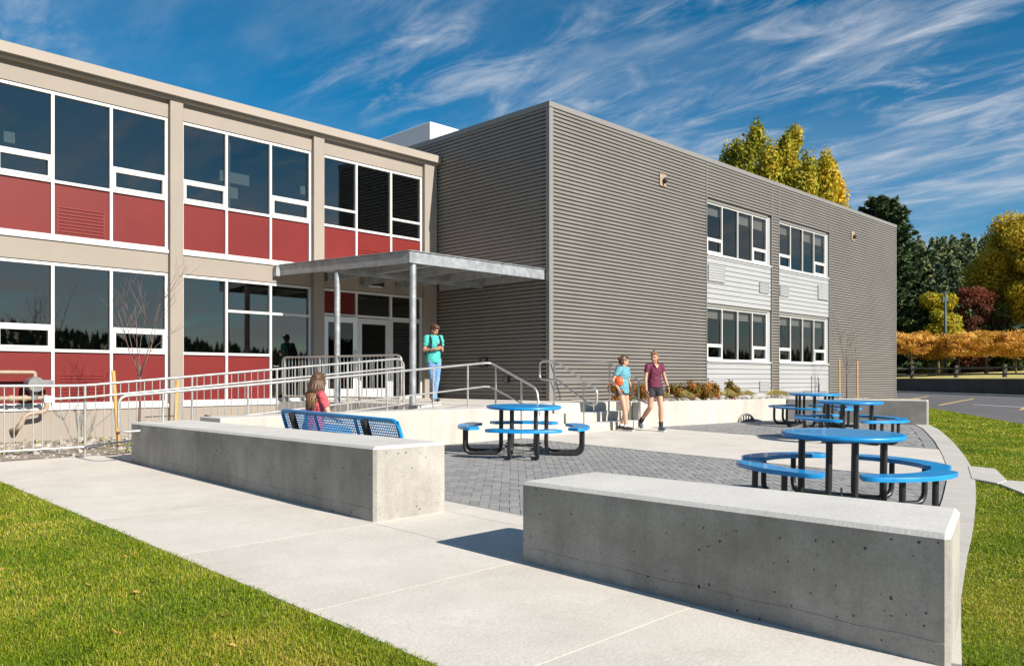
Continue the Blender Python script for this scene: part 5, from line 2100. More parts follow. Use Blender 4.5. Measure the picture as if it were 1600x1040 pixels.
tag(m.build('far_lawn', M['straw_lawn']), kind='structure')


def at_wall(px_r, Z):
    return rz_pt(px_r * Z, Z)


# split-rail fence
fn = thing('split_rail_fence', 'dark wooden post and rail fence on the bank across the car park', 'fence', (75, 20, 1.4))
posts = []
for (px, Z) in ((1330, 82), (1425, 80), (1494, 76), (1570, 70), (1652, 64), (1745, 58)):
    u, v = rz_pt((px - 800) / 1267 * Z, Z)
    posts.append((u, v))
    m = MB()
    m.obox((u, v, 1.95), (0.26, 0.26, 1.25), R(45))
    m.build('post', M['fence_wood'], fn)
for p0, p1 in zip(posts[:-1], posts[1:]):
    for z in (1.75, 2.3):
        m = MB()
        m.tube([(*p0, z), (*p1, z - 0.03)], 0.075, 6)
        m.build('rail', M['fence_wood'], fn)
fn2 = thing('split_rail_fence', 'dark fence posts standing behind the orange trees', 'fence', (83, 22, 1.6))
for (px, Z) in ((1400, 92), (1453, 90), (1541, 88), (1620, 84)):
    u, v = rz_pt((px - 800) / 1267 * Z, Z)
    m = MB()
    m.obox((u, v, 2.2), (0.30, 0.30, 1.4), R(45))
    m.build('post', M['fence_wood'], fn2)

# house
hb = Vector((*rz_pt(61, 104), 1.9))
hs_ = thing('brick_house', 'low brick house half hidden behind the orange trees', 'house', hb)
HA = R(-45)


def hx(x, y, z):
    c_, s_ = math.cos(HA), math.sin(HA)
    return (hb.x + x * c_ - y * s_, hb.y + x * s_ + y * c_, hb.z + z)


m = MB(hx)
m.box((-12, 0, -0.8), (16, 9, 2.6))
m.build('wall', M['brick_red'], hs_)
m = MB(hx)
m.add([(-12.6, -0.7, 2.6), (16.6, -0.7, 2.6), (16.6, 9.7, 2.6), (-12.6, 9.7, 2.6), (-8, 4.5, 4.4), (12, 4.5, 4.4)],
      [(0, 1, 5, 4), (1, 2, 5), (2, 3, 4, 5), (3, 0, 4), (3, 2, 1, 0)])
m.build('roof', M['shingle'], hs_)
for x in (-10.2, -4, 3, 9):
    m = MB(hx)
    m.box((x - 0.06, -0.06, 0.9), (x + 1.26, -0.003, 0.98)); m.box((x - 0.06, -0.06, 2.12), (x + 1.26, -0.003, 2.2))
    m.box((x - 0.06, -0.061, 0.98), (x + 0.02, -0.003, 2.12)); m.box((x + 1.18, -0.061, 0.98), (x + 1.26, -0.003, 2.12)); m.box((x + 0.57, -0.061, 0.98), (x + 0.63, -0.003, 2.12))
    f_ = m.build('window', M['white_frame'], hs_)
    m = MB(hx)
    m.box((x + 0.02, -0.03, 0.98), (x + 1.18, -0.02, 2.12))
    m.build('pane', M['glass_dark'], f_)

# utility poles
for (px, Z, h, mat, lab, cross) in ((1477, 94, 11.4, 'pole_green', 'weathered green utility pole before the yellow tree', True), (1537, 105, 10.6, 'pole_wood', 'brown wooden pole rising behind the orange trees', False)):
    u, v = rz_pt((px - 800) / 1267 * Z, Z)
    t = thing('utility_pole', lab, 'utility pole', (u, v, 2), 'utility poles')
    m = MB()
    m.tube([(u, v, 1.2), (u, v, h)], [0.18, 0.12], 10)
    m.build('pole', M[mat], t, smooth=True)
    if cross:
        m = MB()
        m.obox((u, v, h - 0.9), (0.62, 0.16, 0.5), R(-45))
        m.build('transformer', M[mat], t)

# trees
def dir_base(px, Z, z):
    u, v = rz_pt((px - 800) / 1267 * Z, Z)
    return (u, v, z)


poplar('tall golden poplar at the left, half hidden by the grey roof', dir_base(1172, 62, 0.5), 20.3, 3.3, 31, 0.30, 'golden poplars behind the roof')
poplar('tallest wide golden poplar between its two neighbours', dir_base(1238, 63, 0.5), 20.6, 3.3, 32, 0.40, 'golden poplars behind the roof')
poplar('shorter bright yellow poplar at the right of the group', dir_base(1288, 64, 0.5), 18.6, 2.7, 33, 0.74, 'golden poplars behind the roof')
poplar('low olive poplar crown peeping over the roof edge', dir_base(1152, 60, 0.5), 16.6, 1.8, 34, 0.30, 'golden poplars behind the roof')
conifer('large dark spruce rising behind the right end of the grey wing', dir_base(1377, 104, 1.5), 23.2, 6.6, 41, nq=2.6, ex=0.36)
conifer('dark spruce of irregular outline beside the large one', dir_base(1415, 110, 1.5), 17.6, 5.0, 42, nq=2.2, ex=0.45)
broad_tree('maple_tree', 'big green and gold tree at the right edge of the picture', None, dir_base(1622, 100, 1.5), 20.4, 15.5, 'lf_green_gold', 0.19, 110, 1100, 51, 0.84, 0.40)
broad_tree('maple_tree', 'green gold tree leaning out of the picture at far right', None, dir_base(1690, 96, 1.5), 22, 15, 'lf_green_gold', 0.22, 50, 800, 52, 0.62, 0.28)
broad_tree('small_yellow_tree', 'rounded yellow tree behind the green utility pole', None, dir_base(1466, 98, 2), 9.8, 6.4, 'lf_gold', 0.18, 34, 600, 53, 0.55, 0.2)
broad_tree('red_leaf_tree', 'dark red autumn tree left of the big green gold tree', None, dir_base(1520, 99, 2), 10.6, 6.6, 'lf_red', 0.14, 60, 260, 54, 0.52, 0.15)
broad_tree('red_leaf_tree', 'low reddish bush tree below the yellow tree', None, dir_base(1486, 104, 2), 7.2, 7.5, 'lf_red', 0.24, 24, 380, 55, 0.55, 0.2)
broad_tree('green_bush_tree', 'yellow green bush between the orange and red trees', None, dir_base(1472, 100, 2), 5.8, 7.5, 'lf_green', 0.22, 22, 380, 56, 0.75, 0.2)
broad_tree('green_bush_tree', 'dark green bush tree under the big tree', None, dir_base(1570, 98, 2), 8.5, 9, 'lf_green', 0.24, 24, 380, 57, 0.25, 0.15)
broad_tree('green_bush_tree', 'dark bushy tree behind the corner of the grey wing', None, dir_base(1432, 100, 1.5), 9.0, 8, 'lf_green', 0.24, 24, 380, 58, 0.2, 0.1)
ORL = ['orange leaved tree nearest the grey wing', 'orange leaved tree with a forked trunk second from the wing', 'orange leaved tree in the middle of the row', 'orange leaved tree fourth from the wing', 'orange leaved tree at the right end of the row', 'orange leaved tree half hidden by the grey wing']
for i, (px, Z, h_, cw_) in enumerate(((1424, 88, 4.9, 6.6), (1460, 91, 4.4, 8.0), (1499, 87, 4.5, 7.6), (1541, 90, 5.0, 8.4), (1588, 85, 4.6, 8.0), (1388, 89, 4.6, 6.5))):
    broad_tree('orange_tree', ORL[i], 'orange trees in a row', dir_base(px, Z, 1.6), h_, cw_, 'lf_orange', 0.11, 46, 420, 60 + i, 0.5, 0.52, flat=0.55)

# forested hills
rs = np.random.RandomState(77)


def hill_h(az, r_):
    """hill height at azimuth (degrees from the view axis, right positive) and distance"""
    f = max(0.0, min(1.0, (r_ - 200) / 230.0))
    prof = 17 + 4 * math.sin(az * 0.055 + 1.0) + 5 * math.sin(az * 0.17) + 2 * math.sin(az * 0.41 + 2)
    prof += 38 * max(0.0, min(1.0, (70 - az) / 30))
    return f * f * (3 - 2 * f) * prof


azs = list(range(22, 340, 3))
rr_ = [190, 230, 270, 310, 350, 390, 430, 520]
vs, fs = [], []
for az in azs:
    for r_ in rr_:
        a_ = R(45 - az)
        vs.append((r_ * math.cos(a_), r_ * math.sin(a_), hill_h(az, r_) - 0.4))
nn = len(rr_)
for i in range(len(azs) - 1):
    for j in range(nn - 1):
        fs.append((i * nn + j, (i + 1) * nn + j, (i + 1) * nn + j + 1, i * nn + j + 1))
m = MB()
m.add(vs, fs)
tag(m.build('hills', M['field'], smooth=True), kind='structure')
# conifers on the hills: one far wood
n = 9000
az = rs.uniform(44, 335, n)
rd = 225 + 215 * rs.rand(n)
VS, FS, TI = [], [], []
for k in range(n):
    a_ = R(45 - az[k])
    x, y = rd[k] * math.cos(a_), rd[k] * math.sin(a_)
    z = hill_h(az[k], rd[k]) - 1
    h = rs.uniform(3.5, 7.5)
    r0 = h * rs.uniform(0.22, 0.34)
    tn = rs.rand()
    for (zb, zt, rb) in ((0.05, 0.55, 1.0), (0.35, 0.8, 0.72), (0.62, 1.0, 0.42)):
        b_ = len(VS)
        ph = rs.rand() * 6
        for q in range(6):
            rq = r0 * rb * (0.75 + 0.5 * rs.rand())
            VS.append((x + rq * math.cos(ph + q * 1.047), y + rq * math.sin(ph + q * 1.047), z + h * (zb + rs.uniform(-.03, .03))))
        VS.append((x, y, z + h * zt))
        TI += [tn] * 7
        FS += [(b_ + q, b_ + (q + 1) % 6, b_ + 6) for q in range(6)]
me = bpy.data.meshes.new('forest')
me.from_pydata(VS, [], FS)
me.attributes.new('tint', 'FLOAT', 'POINT').data.foreach_set('value', TI)
me.materials.append(M['needle_far'])
tag(put('forest', me), kind='stuff')

Cs, Ns, Ts, Ws, Hs = [], [], [], [], []
for k in range(900):
    az_ = rs.uniform(23, 46)
    r_ = 215 + 215 * rs.rand()
    a_ = R(45 - az_)
    h = rs.uniform(6, 14)
    n_ = 90
    f = rs.rand(n_) ** 0.8
    rad = h * 0.27 * (1 - f) ** 0.6 * (0.4 + 0.7 * rs.rand(n_)) + 0.2
    th = rs.rand(n_) * 6.2832
    Cs.append(np.stack([r_ * math.cos(a_) + rad * np.cos(th), r_ * math.sin(a_) + rad * np.sin(th), hill_h(az_, r_) + h * (0.05 + 0.95 * f)], 1))
    Ns.append(np.stack([np.cos(th), np.sin(th), np.full(n_, 0.5)], 1) + rs.normal(size=(n_, 3)) * 0.5)
    Ts.append(np.full(n_, rs.rand()) + rs.normal(size=n_) * 0.15)
    sz = 0.75 * (0.6 + 0.7 * rs.rand(n_))
    Ws.append(sz * 0.8)
    Hs.append(sz)
tag(put('forest', quads_mesh('forest', np.concatenate(Cs), np.concatenate(Ns), np.concatenate(Ws), np.concatenate(Hs), np.concatenate(Ts), M['needle_far'])), kind='stuff')

# ------------------------------------------------------------------ people
def soft_body(name, mb, mat, voxel=0.007, smooth=4, parent=None, fac=0.5, wrinkle=0.0):
    me = mb.mesh(name, mat)
    o = bpy.data.objects.new('tmp_' + name, me)
    COL.objects.link(o)
    r_ = o.modifiers.new('r', 'REMESH')
    r_.mode = 'VOXEL'
    r_.voxel_size = voxel
    r_.use_smooth_shade = True
    s_ = o.modifiers.new('s', 'SMOOTH')
    s_.factor = fac
    s_.iterations = smooth
    bpy.context.view_layer.update()
    dg = bpy.context.evaluated_depsgraph_get()
    out = bpy.data.meshes.new_from_object(o.evaluated_get(dg))
    out.name = name
    if wrinkle:
        k_ = len(out.vertices)
        nrm_ = [v_.normal.copy() for v_ in out.vertices]
        for v_, vn_ in zip(out.vertices, nrm_):
            p_ = v_.co.copy()
            w_ = noise.noise((p_.x * 9 + k_, p_.y * 9, p_.z * 15)) + 0.6 * noise.noise((p_.x * 22, p_.y * 22 + k_, p_.z * 34))
            v_.co = p_ + vn_ * wrinkle * w_
    bpy.data.objects.remove(o)
    if not out.materials:
        out.materials.append(mat)
    c = bpy.data.objects.new(name, out)
    COL.objects.link(c)
    if parent is not None:
        c.parent = parent
    return c


V3 = Vector


def hand(mb, wrist, d, palm_n, side, curl=0.5, s=1.0):
    """palm and five fingers; d = pointing direction, palm_n = palm normal, side = direction of the thumb"""
    d, palm_n, side = V3(d).normalized(), V3(palm_n).normalized(), V3(side).normalized()
    w0 = V3(wrist)
    mb.caps(w0, w0 + d * 0.03 * s, 0.024 * s, 0.026 * s)
    for k in range(4):
        off = side * (0.024 - 0.0165 * k) * s
        mb.caps(w0 + d * 0.02 * s + off * 0.7, w0 + d * 0.085 * s + off, 0.014 * s, 0.0105 * s)
        L = (0.066, 0.074, 0.070, 0.054)[k] * s
        p1 = w0 + d * 0.085 * s + off
        p2 = p1 + (d * math.cos(curl * 0.7) + palm_n * math.sin(curl * 0.7)) * L * 0.5
        p3 = p2 + (d * math.cos(curl * 1.7) + palm_n * math.sin(curl * 1.7)) * L * 0.5
        mb.caps(p1, p2, 0.0098 * s, 0.0088 * s)
        mb.caps(p2, p3, 0.0088 * s, 0.0075 * s)
    t0 = w0 + d * 0.025 * s + side * 0.022 * s
    t1 = t0 + (d * 0.6 + side * 0.7 + palm_n * 0.2).normalized() * 0.042 * s
    t2 = t1 + (d * 0.9 + side * 0.1 + palm_n * 0.4).normalized() * 0.032 * s
    mb.caps(t0, t1, 0.013 * s, 0.0105 * s)
    mb.caps(t1, t2, 0.0105 * s, 0.0085 * s)


def head_prims(mb, c, rot):
    """c centre of the skull, rot 3x3: local +y is where the face looks"""
    def L(p):
        return c + rot @ V3(p)
    q = rot.to_quaternion()
    mb.ell(L((0, -0.008, 0.018)), (0.074, 0.092, 0.092), 16, 12, q)
    mb.ell(L((0, 0.022, -0.045)), (0.058, 0.066, 0.062), 14, 10, q)
    mb.ell(L((0, 0.052, -0.088)), (0.030, 0.026, 0.020), 10, 8, q)         # chin
    mb.caps(L((0, 0.085, -0.005)), L((0, 0.102, -0.036)), 0.010, 0.014)      # nose
    for s in (-1, 1):
        mb.ell(L((s * 0.073, -0.006, -0.018)), (0.012, 0.021, 0.032), 8, 8, q)   # ear
        mb.ell(L((s * 0.035, 0.060, -0.040)), (0.026, 0.022, 0.026), 8, 8, q)    # cheek
        mb.ell(L((s * 0.030, 0.074, 0.014)), (0.026, 0.012, 0.010), 8, 8, q)     # brow
    return L, q


def face_bits(parent, L, q, mats_hair):
    m = MB()
    for s in (-1, 1):
        m.ell(L((s * 0.030, 0.078, -0.008)), (0.011, 0.006, 0.0065), 8, 6, q)
    o = m.build('eyes', M['eye'], smooth=True); o.parent = parent
    m = MB()
    for s in (-1, 1):
        m.tube([L((s * 0.014, 0.0865, 0.012)), L((s * 0.030, 0.0865, 0.017)), L((s * 0.046, 0.076, 0.012))], 0.0035, 6)
    o = m.build('eyebrows', mats_hair, smooth=True); o.parent = parent
    m = MB()
    m.ell(L((0, 0.083, -0.062)), (0.022, 0.007, 0.0065), 10, 6, q)
    o = m.build('lips', M['lip'], smooth=True); o.parent = parent


def person(label, loc, yaw, J, skin, shirt, bottom, shoes, hair, female, H=1.0, shorts=False, socks=None):
    """J joints in a frame facing +y. Returns the root Empty; the body is one mesh, clothes and hair are its own parts."""
    root = thing('person', label, 'person', (0, 0, 0))
    j = {k: V3(v) for k, v in J.items() if isinstance(v, tuple) and not k.startswith('hand')}
    b = MB()
    sw = 0.155 if female else 0.178
    wa = (0.118, 0.088) if female else (0.138, 0.10)
    ch = (0.142, 0.104) if female else (0.162, 0.112)
    hp = (0.158, 0.112) if female else (0.152, 0.108)
    pel, chest, neck, head = j['pelvis'], j['chest'], j['neck'], j['head']
    waist = pel.lerp(chest, 0.45)
    tq = Matrix.Rotation(R(J.get('twist', 0)), 3, 'Z').to_quaternion()
    hq = Matrix.Rotation(R(J.get('hip_twist', 0)), 3, 'Z').to_quaternion()
    b.ell(pel, (hp[0], hp[1], 0.13), 16, 10, hq)
    b.ell(waist, (wa[0], wa[1], 0.17), 16, 10, tq)
    b.ell(chest, (ch[0], ch[1], 0.185), 16, 10, tq)
    b.caps(j['shL'], j['shR'], 0.052, 0.052)
    b.caps(chest + V3((0, 0, 0.10)), neck, 0.075, 0.056)
    b.caps(neck, head + V3((0, 0, -0.05)), 0.052, 0.050)
    HR = (Matrix.Rotation(R(J.get('head_yaw', 0)), 3, 'Z') @ Matrix.Rotation(R(J.get('head_pitch', 0)), 3, 'X') @ Matrix.Rotation(R(J.get('head_roll', 0)), 3, 'Y'))
    L, q = head_prims(b, head, HR)
    for s in 'LR':
        sh, el, wr = j['sh' + s], j['el' + s], j['wr' + s]
        b.caps(sh, el, 0.047 if female else 0.054, 0.036 if female else 0.042)
        b.caps(el, wr, 0.038 if female else 0.043, 0.025 if female else 0.028)
        hd = J['hand' + s]
        hand(b, wr, *hd)
        hi, kn, an = j['hip' + s], j['kn' + s], j['an' + s]
        b.caps(hi, kn, 0.082, 0.053)
        b.caps(kn, kn.lerp(an, 0.35), 0.053, 0.056)
        b.caps(kn.lerp(an, 0.35), an, 0.056, 0.036)
        to = j['toe' + s]
        b.caps(an + V3((0, 0, -0.03)), to, 0.036, 0.026)
    body = soft_body('body', b, skin, 0.0065, 3, root, 0.4)
    # shirt
    c = MB()
    e = 0.016
    c.ell(waist, (wa[0] + e + 0.012, wa[1] + e + 0.014, 0.20), 16, 10, tq)
    c.ell(chest, (ch[0] + e, ch[1] + e, 0.19), 16, 10, tq)
    c.frus(pel + V3((0, 0, J.get('hem', -0.03))), waist + V3((0, 0, 0.02)), (hp[0] + e + 0.008, hp[1] + e + 0.012), (wa[0] + e + 0.012, wa[1] + e + 0.014), 20)
    c.caps(j['shL'], j['shR'], 0.062, 0.062)
    c.caps(chest + V3((0, 0, 0.10)), chest.lerp(neck, 0.90), 0.085, 0.064)
    for s in 'LR':
        sh, el = j['sh' + s], j['el' + s]
        sl = J.get('sleeve', 0.6)
        c.ell(sh, (0.064, 0.064, 0.062))
        c.frus(sh, sh.lerp(el, sl), 0.062 if female else 0.068, 0.058 if female else 0.066, 16)
    soft_body('shirt', c, shirt, 0.008, 7, root, wrinkle=0.011)
    # trousers or shorts
    if bottom is not None:
        c = MB()
        c.ell(pel + V3((0, 0, -0.01)), (hp[0] + 0.014, hp[1] + 0.014, 0.125), 16, 10, hq)
        for s in 'LR':
            hi, kn, an = j['hip' + s], j['kn' + s], j['an' + s]
            if shorts:
                c.frus(hi + V3((0, 0, 0.03)), hi.lerp(kn, J.get('short_len', 0.34)), 0.095, 0.105, 18)
                c.ell(hi, (0.095, 0.095, 0.09))
            else:
                c.caps(hi, kn, 0.094, 0.068)
                c.caps(kn, kn.lerp(an, 0.4), 0.068, 0.066)
                c.frus(kn.lerp(an, 0.4), an + (an - kn).normalized() * 0.03, 0.066, 0.060, 16)
                c.ell(an, (0.06, 0.065, 0.03))
        soft_body('shorts' if shorts else 'jeans', c, bottom, 0.008, 4, root, wrinkle=0.009)
    for s in 'LR':
        an, to, kn = j['an' + s], j['toe' + s], j['kn' + s]
        if shoes is not None:
            c = MB()
            dv = (to - an)
            dv.z = 0
            dv.normalize()
            heel = an - dv * 0.045
            heel.z = an.z - 0.045
            c.caps(V3((heel.x, heel.y, an.z - 0.040)), V3((an.x + dv.x * 0.06, an.y + dv.y * 0.06, an.z - 0.038 + (to.z - an.z + 0.04) * 0.4)), 0.040, 0.045)
            c.caps(V3((an.x + dv.x * 0.06, an.y + dv.y * 0.06, an.z - 0.038 + (to.z - an.z + 0.04) * 0.4)), to + V3((0, 0, 0.008)), 0.044, 0.033)
            c.caps(V3((an.x, an.y, an.z - 0.03)), an + V3((0, 0, 0.02)), 0.047, 0.044)
            sh_ = soft_body('shoe', c, shoes, 0.006, 2, root)
            c = MB()
            c.caps(V3((heel.x, heel.y, an.z - 0.072)), to + V3((0, 0, -0.024)), 0.012, 0.010)
            c.obox((V3((heel.x, heel.y, an.z - 0.073)) + to + V3((0, 0, -0.026))) / 2, (0.075, (to - heel).length + 0.05, 0.016), math.atan2(dv.y, dv.x) - math.pi / 2, -math.asin(max(-1, min(1, (an.z - 0.05 - to.z) / max(0.1, (to - heel).length)))) * 0.6)
            so = c.build('sole', M['sole'])
            so.parent = sh_
        if socks is not None:
            c = MB()
            c.frus(an + V3((0, 0, -0.02)), an.lerp(kn, socks[1]), 0.043, 0.050, 14)
            o = c.build('sock', socks[0], smooth=True)
            o.parent = root
    face_bits(root, L, q, hair)
    root.location = loc
    root.rotation_euler = (0, 0, yaw)
    return root, L, q


def strands(parent, name, mat, paths, r0, r1, n=6):
    m = MB()
    for p in paths:
        k = len(p)
        m.tube(p, [r0 + (r1 - r0) * i / (k - 1) for i in range(k)], n)
    o = m.build(name, mat, smooth=True)
    o.parent = parent
    return o


def scalp(parent, mat, L, q, back=0.0, low=-0.02, fringe=True, name='hair', extra=()):
    m = MB()
    m.ell(L((0, -0.022, 0.030)), (0.084, 0.094, 0.094), 18, 12, q)
    m.ell(L((0, -0.050, -0.012)), (0.076, 0.064, 0.075), 14, 10, q)
    if fringe:
        m.ell(L((0.025, 0.048, 0.082)), (0.052, 0.040, 0.032), 12, 8, q)
        m.ell(L((-0.03, 0.044, 0.080)), (0.045, 0.036, 0.028), 12, 8, q)
    for (c_, r_) in extra:
        m.ell(L(c_), r_, 10, 8, q)
    o = soft_body(name, m, mat, 0.007, 2, parent, wrinkle=0.007)
    return o


def yaw_to(dx, dy):                                          # local +y turned to (dx, dy)
    return math.atan2(dy, dx) - math.pi / 2


X1, Y1, Z1 = V3((1, 0, 0)), V3((0, 1, 0)), V3((0, 0, 1))
# young man looking at his phone, weight on one leg, ankles crossed
Jm = dict(pelvis=(0.01, -0.01, 0.97), chest=(0, 0.0, 1.30), neck=(0, 0.0, 1.475), head=(0.0, 0.045, 1.615), head_pitch=-30, head_yaw=24,
          shL=(-0.175, -0.01, 1.44), shR=(0.175, -0.01, 1.44), elL=(-0.215, -0.03, 1.16), elR=(0.215, -0.04, 1.16), wrL=(-0.055, 0.215, 1.215), wrR=(0.060, 0.205, 1.175),
          handL=((0.75, 0.45, 0.35), (0.3, -0.4, 0.8), (0, 0.3, 1), 1.0), handR=((-0.75, 0.5, 0.25), (-0.3, -0.4, 0.8), (0, 0.3, 1), 1.0),
          hipL=(-0.088, 0, 0.93), hipR=(0.088, 0, 0.93), knL=(-0.05, 0.05, 0.50), knR=(0.035, 0.02, 0.50), anL=(0.055, 0.10, 0.085), anR=(-0.035, -0.02, 0.085), toeL=(0.10, 0.25, 0.032), toeR=(-0.06, 0.13, 0.032), hem=-0.09, sleeve=0.66)
pm, L, q = person('young man in a turquoise t-shirt and jeans looking down at a phone', (11.72, 14.22, LZ + 0.004), yaw_to(-0.22, -1.0), Jm, M['skin'], M['teal'], M['jeans'], M['shoe'], M['hair_brown'], False)
pm.scale = (1.01,) * 3
scalp(pm, M['hair_brown'], L, q, extra=[((0.0, 0.062, 0.070), (0.06, 0.03, 0.03)), ((0.045, 0.03, 0.09), (0.04, 0.04, 0.03)), ((-0.05, 0.0, 0.085), (0.04, 0.05, 0.035)), ((0.06, 0.01, 0.03), (0.03, 0.05, 0.05)), ((-0.06, 0.01, 0.03), (0.03, 0.05, 0.05))])
m = MB()
for s in (-1, 1):
    m.tube([(s * 0.09, -0.13, 1.10), (s * 0.105, -0.13, 1.38), (s * 0.115, -0.05, 1.505), (s * 0.115, 0.06, 1.46), (s * 0.120, 0.128, 1.33), (s * 0.135, 0.115, 1.18), (s * 0.145, 0.04, 1.09)], 0.020, 8)
o = m.build('backpack_straps', M['black_cloth'], smooth=True)
bp_ = thing('backpack', 'black backpack worn by the young man in turquoise', 'backpack', pm.location)
bp_.rotation_euler = pm.rotation_euler
bp_.scale = pm.scale
o.parent = bp_
m = MB()
m.ell((0, -0.19, 1.20), (0.145, 0.085, 0.22), 14, 10)
m.ell((0, -0.25, 1.12), (0.11, 0.05, 0.12), 12, 8)
o = m.build('bag', M['black_cloth'], smooth=True)
o.parent = bp_
m = MB()
m.tube([(-0.14, -0.10, 1.02), (-0.17, -0.10, 0.86), (-0.165, -0.09, 0.74)], 0.011, 6)
o = m.build('loose_strap', M['black_cloth'], smooth=True)
o.parent = bp_
ph = thing('phone', 'dark phone in the hands of the young man in turquoise', 'phone', pm.location)
ph.rotation_euler = pm.rotation_euler
m = MB()
m.obox((0.0, 0.275, 1.265), (0.072, 0.012, 0.145), 0, R(-50))
o = m.build('phone_body', M['black'])
o.parent = ph

# girl in pale blue carrying a ball
Jb = dict(pelvis=(0, 0, 0.90), chest=(0, 0.02, 1.20), neck=(0, 0.015, 1.36), head=(0.0, 0.04, 1.50), head_yaw=52, head_pitch=-4, twist=4,
          shL=(-0.155, 0.01, 1.325), shR=(0.155, 0.005, 1.325), elL=(-0.215, 0.03, 1.06), elR=(0.285, -0.045, 1.08), wrL=(-0.20, 0.14, 0.86), wrR=(0.255, 0.075, 0.90),
          handL=((0.0, 0.35, -1), (1, 0, 0), (0, 1, 0.2), 0.6), handR=((-0.12, 0.3, -0.9), (-1, 0.1, 0.1), (0, 1, 0.4), 0.5),
          hipL=(-0.085, 0, 0.87), hipR=(0.085, 0, 0.87), knL=(-0.095, 0.06, 0.475), knR=(0.085, 0.11, 0.475), anL=(-0.10, -0.10, 0.095), anR=(0.075, 0.15, 0.085), toeL=(-0.11, 0.05, 0.032), toeR=(0.075, 0.31, 0.036), hem=-0.10, sleeve=0.62, short_len=0.27)
Jb_loc = (14.10, 10.72, G(14.1, 10.7) + 0.012)
pb, L, q = person('girl in a pale blue t-shirt and black shorts carrying an orange ball', Jb_loc, yaw_to(0.05, -1.0), Jb, M['skin2'], M['sky_shirt'], M['black_cloth'], M['shoe'], M['hair_brown'], True, shorts=True, socks=(M['paper'], 0.10))
pb.scale = (0.995,) * 3
scalp(pb, M['hair_brown'], L, q, fringe=True, extra=[((0, -0.105, 0.045), (0.042, 0.042, 0.045)), ((0, -0.09, -0.03), (0.04, 0.03, 0.05))])
ball = thing('ball', 'orange ball tucked under the arm of the girl in pale blue', 'ball', pb.location)
ball.rotation_euler = pb.rotation_euler
m = MB()
m.ell((0.205, 0.045, 1.055), (0.098, 0.108, 0.108), 24, 16)
o = m.build('ball_shell', M['orange_ball'], smooth=True)
o.parent = ball
m = MB()
m.ell((0.175, 0.148, 1.075), (0.025, 0.006, 0.016), 10, 6)
o = m.build('ball_mark', M['mark_white'], smooth=True)
o.parent = ball

# girl in maroon
Jr = dict(pelvis=(0, 0, 0.955), chest=(0, 0.01, 1.265), neck=(0, 0.0, 1.43), head=(0.015, 0.035, 1.575), head_yaw=-40, head_pitch=-3, head_roll=0,
          shL=(-0.16, 0.0, 1.395), shR=(0.16, 0.0, 1.395), elL=(-0.235, 0.02, 1.13), elR=(0.225, 0.03, 1.12), wrL=(-0.265, 0.12, 0.925), wrR=(0.235, 0.10, 0.88),
          handL=((-0.05, 0.25, -0.95), (1, 0, 0), (0, 1, 0.2), 0.6), handR=((0.0, 0.2, -0.98), (-1, 0, 0), (0, 1, 0.2), 0.6),
          hipL=(-0.09, 0, 0.91), hipR=(0.09, 0, 0.91), knL=(-0.085, 0.14, 0.505), knR=(0.11, 0.02, 0.50), anL=(-0.09, 0.13, 0.09), anR=(0.20, -0.28, 0.185), toeL=(-0.105, 0.28, 0.036), toeR=(0.215, -0.17, 0.045), hem=-0.02, sleeve=0.52, short_len=0.42)
pr_, L, q = person('girl in a maroon v-neck t-shirt and black shorts walking beside her friend', (14.55, 10.20, G(14.55, 10.2) + 0.012), yaw_to(-0.50, -0.87), Jr, M['skin'], M['maroon'], M['black_cloth'], M['shoe_grey'], M['hair_light'], True, shorts=True, socks=(M['black_cloth'], 0.26))
scalp(pr_, M['hair_light'], L, q, extra=[((0, -0.03, 0.125), (0.05, 0.05, 0.04))])
strands(pr_, 'ponytail', M['hair_light'], [[L((0.01 * k - 0.02, -0.10, 0.06)), L((0.012 * k - 0.03, -0.15, 0.0)), L((0.014 * k - 0.03, -0.155, -0.08)), L((0.012 * k - 0.03, -0.13, -0.17 - 0.01 * (k % 2)))] for k in range(5)], 0.022, 0.008)
m = MB()
m.add([(-0.045, 0.120, 1.41), (0.045, 0.120, 1.41), (0.0, 0.136, 1.335), (-0.04, 0.105, 1.43), (0.04, 0.105, 1.43)], [(0, 2, 1), (3, 0, 1, 4)])
o = m.build('neckline', M['skin'])
o.parent = pr_
m = MB()
w0, w1 = V3(Jr['wrL']), V3(Jr['elL'])
m.frus(w0.lerp(w1, 0.02), w0.lerp(w1, 0.14), 0.032, 0.034, 14)
o = m.build('wristwatch', M['black_cloth'], smooth=True)
o.parent = pr_

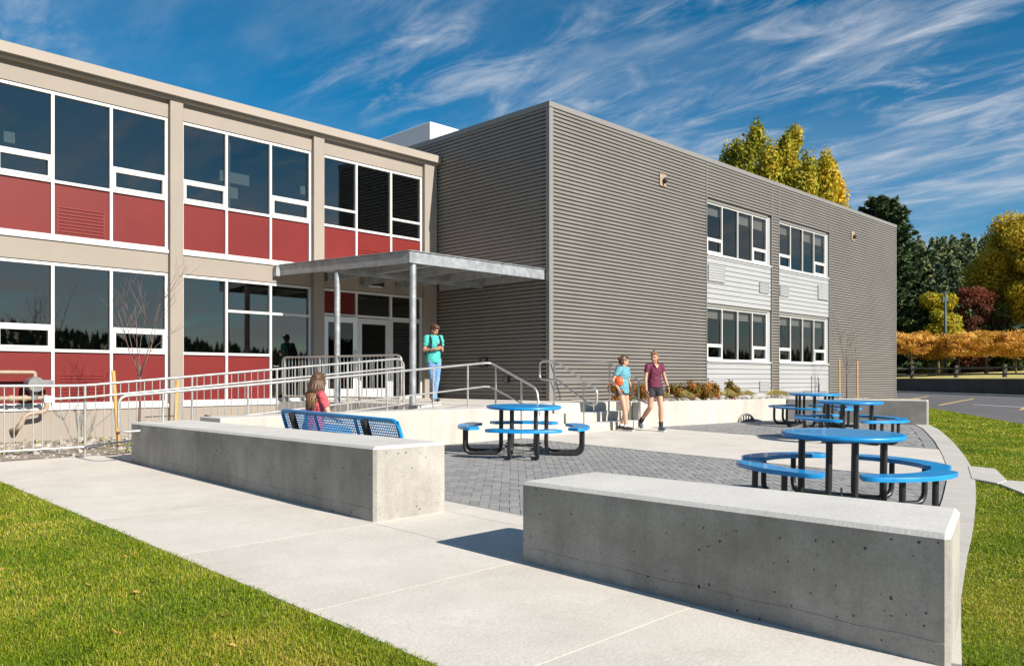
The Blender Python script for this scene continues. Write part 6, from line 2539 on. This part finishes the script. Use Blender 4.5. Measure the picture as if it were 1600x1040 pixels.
# woman seated on the bench, back to the viewer
Js = dict(pelvis=(0, 0.0, 0.56), chest=(0, 0.03, 0.88), neck=(0, 0.04, 1.045), head=(0.0, 0.075, 1.185), head_yaw=26, head_pitch=-10,
          shL=(-0.16, 0.035, 1.005), shR=(0.16, 0.035, 1.005), elL=(-0.22, 0.10, 0.75), elR=(0.215, 0.11, 0.75), wrL=(-0.12, 0.30, 0.69), wrR=(0.12, 0.30, 0.69),
          handL=((0.6, 0.7, -0.1), (0, 0, -1), (0.6, -0.2, 0.5), 0.7), handR=((-0.6, 0.7, -0.1), (0, 0, -1), (-0.6, -0.2, 0.5), 0.7),
          hipL=(-0.09, 0.05, 0.54), hipR=(0.09, 0.05, 0.54), knL=(-0.09, 0.46, 0.50), knR=(0.09, 0.46, 0.50), anL=(-0.10, 0.50, 0.095), anR=(0.10, 0.44, 0.095), toeL=(-0.11, 0.65, 0.034), toeR=(0.11, 0.59, 0.034), hem=-0.06, sleeve=0.62)
ps, L, q = person('long haired woman in a coral t-shirt sitting on the blue bench', (BU + 0.29, 9.42, G(5.7, 9.4) + 0.004), yaw_to(1, -0.05), Js, M['skin2'], M['coral'], M['jeans'], M['shoe'], M['hair_brown'], True)
scalp(ps, M['hair_brown'], L, q, extra=[((0, -0.06, -0.05), (0.085, 0.05, 0.08))])
paths, tips = [], []
for k in range(26):
    f = k / 25
    a_ = R(-118 + 236 * f)
    x, y = math.sin(a_) * 0.086, -math.cos(a_) * 0.095 - 0.01
    if y > 0.03:
        continue
    wv = 0.012 * math.sin(k * 2.3)
    paths.append([L((x * 0.8, y * 0.85, 0.05)), L((x * 1.05, y * 1.02, -0.02)), L((x * 1.12 + wv, y * 1.05 - 0.012, -0.10)), L((x * 1.15 - wv, y * 1.05 - 0.012, -0.18))])
    tips.append([paths[-1][-1], L((x * 1.20 + wv, y * 1.12 - 0.012, -0.25)), L((x * 1.16 - wv, y * 1.15 - 0.012, -0.37 - 0.03 * math.sin(k * 1.7)))])
strands(ps, 'long_hair', M['hair_brown'], paths, 0.019, 0.017)
strands(ps, 'hair_ends', M['hair_light'], tips, 0.018, 0.008)
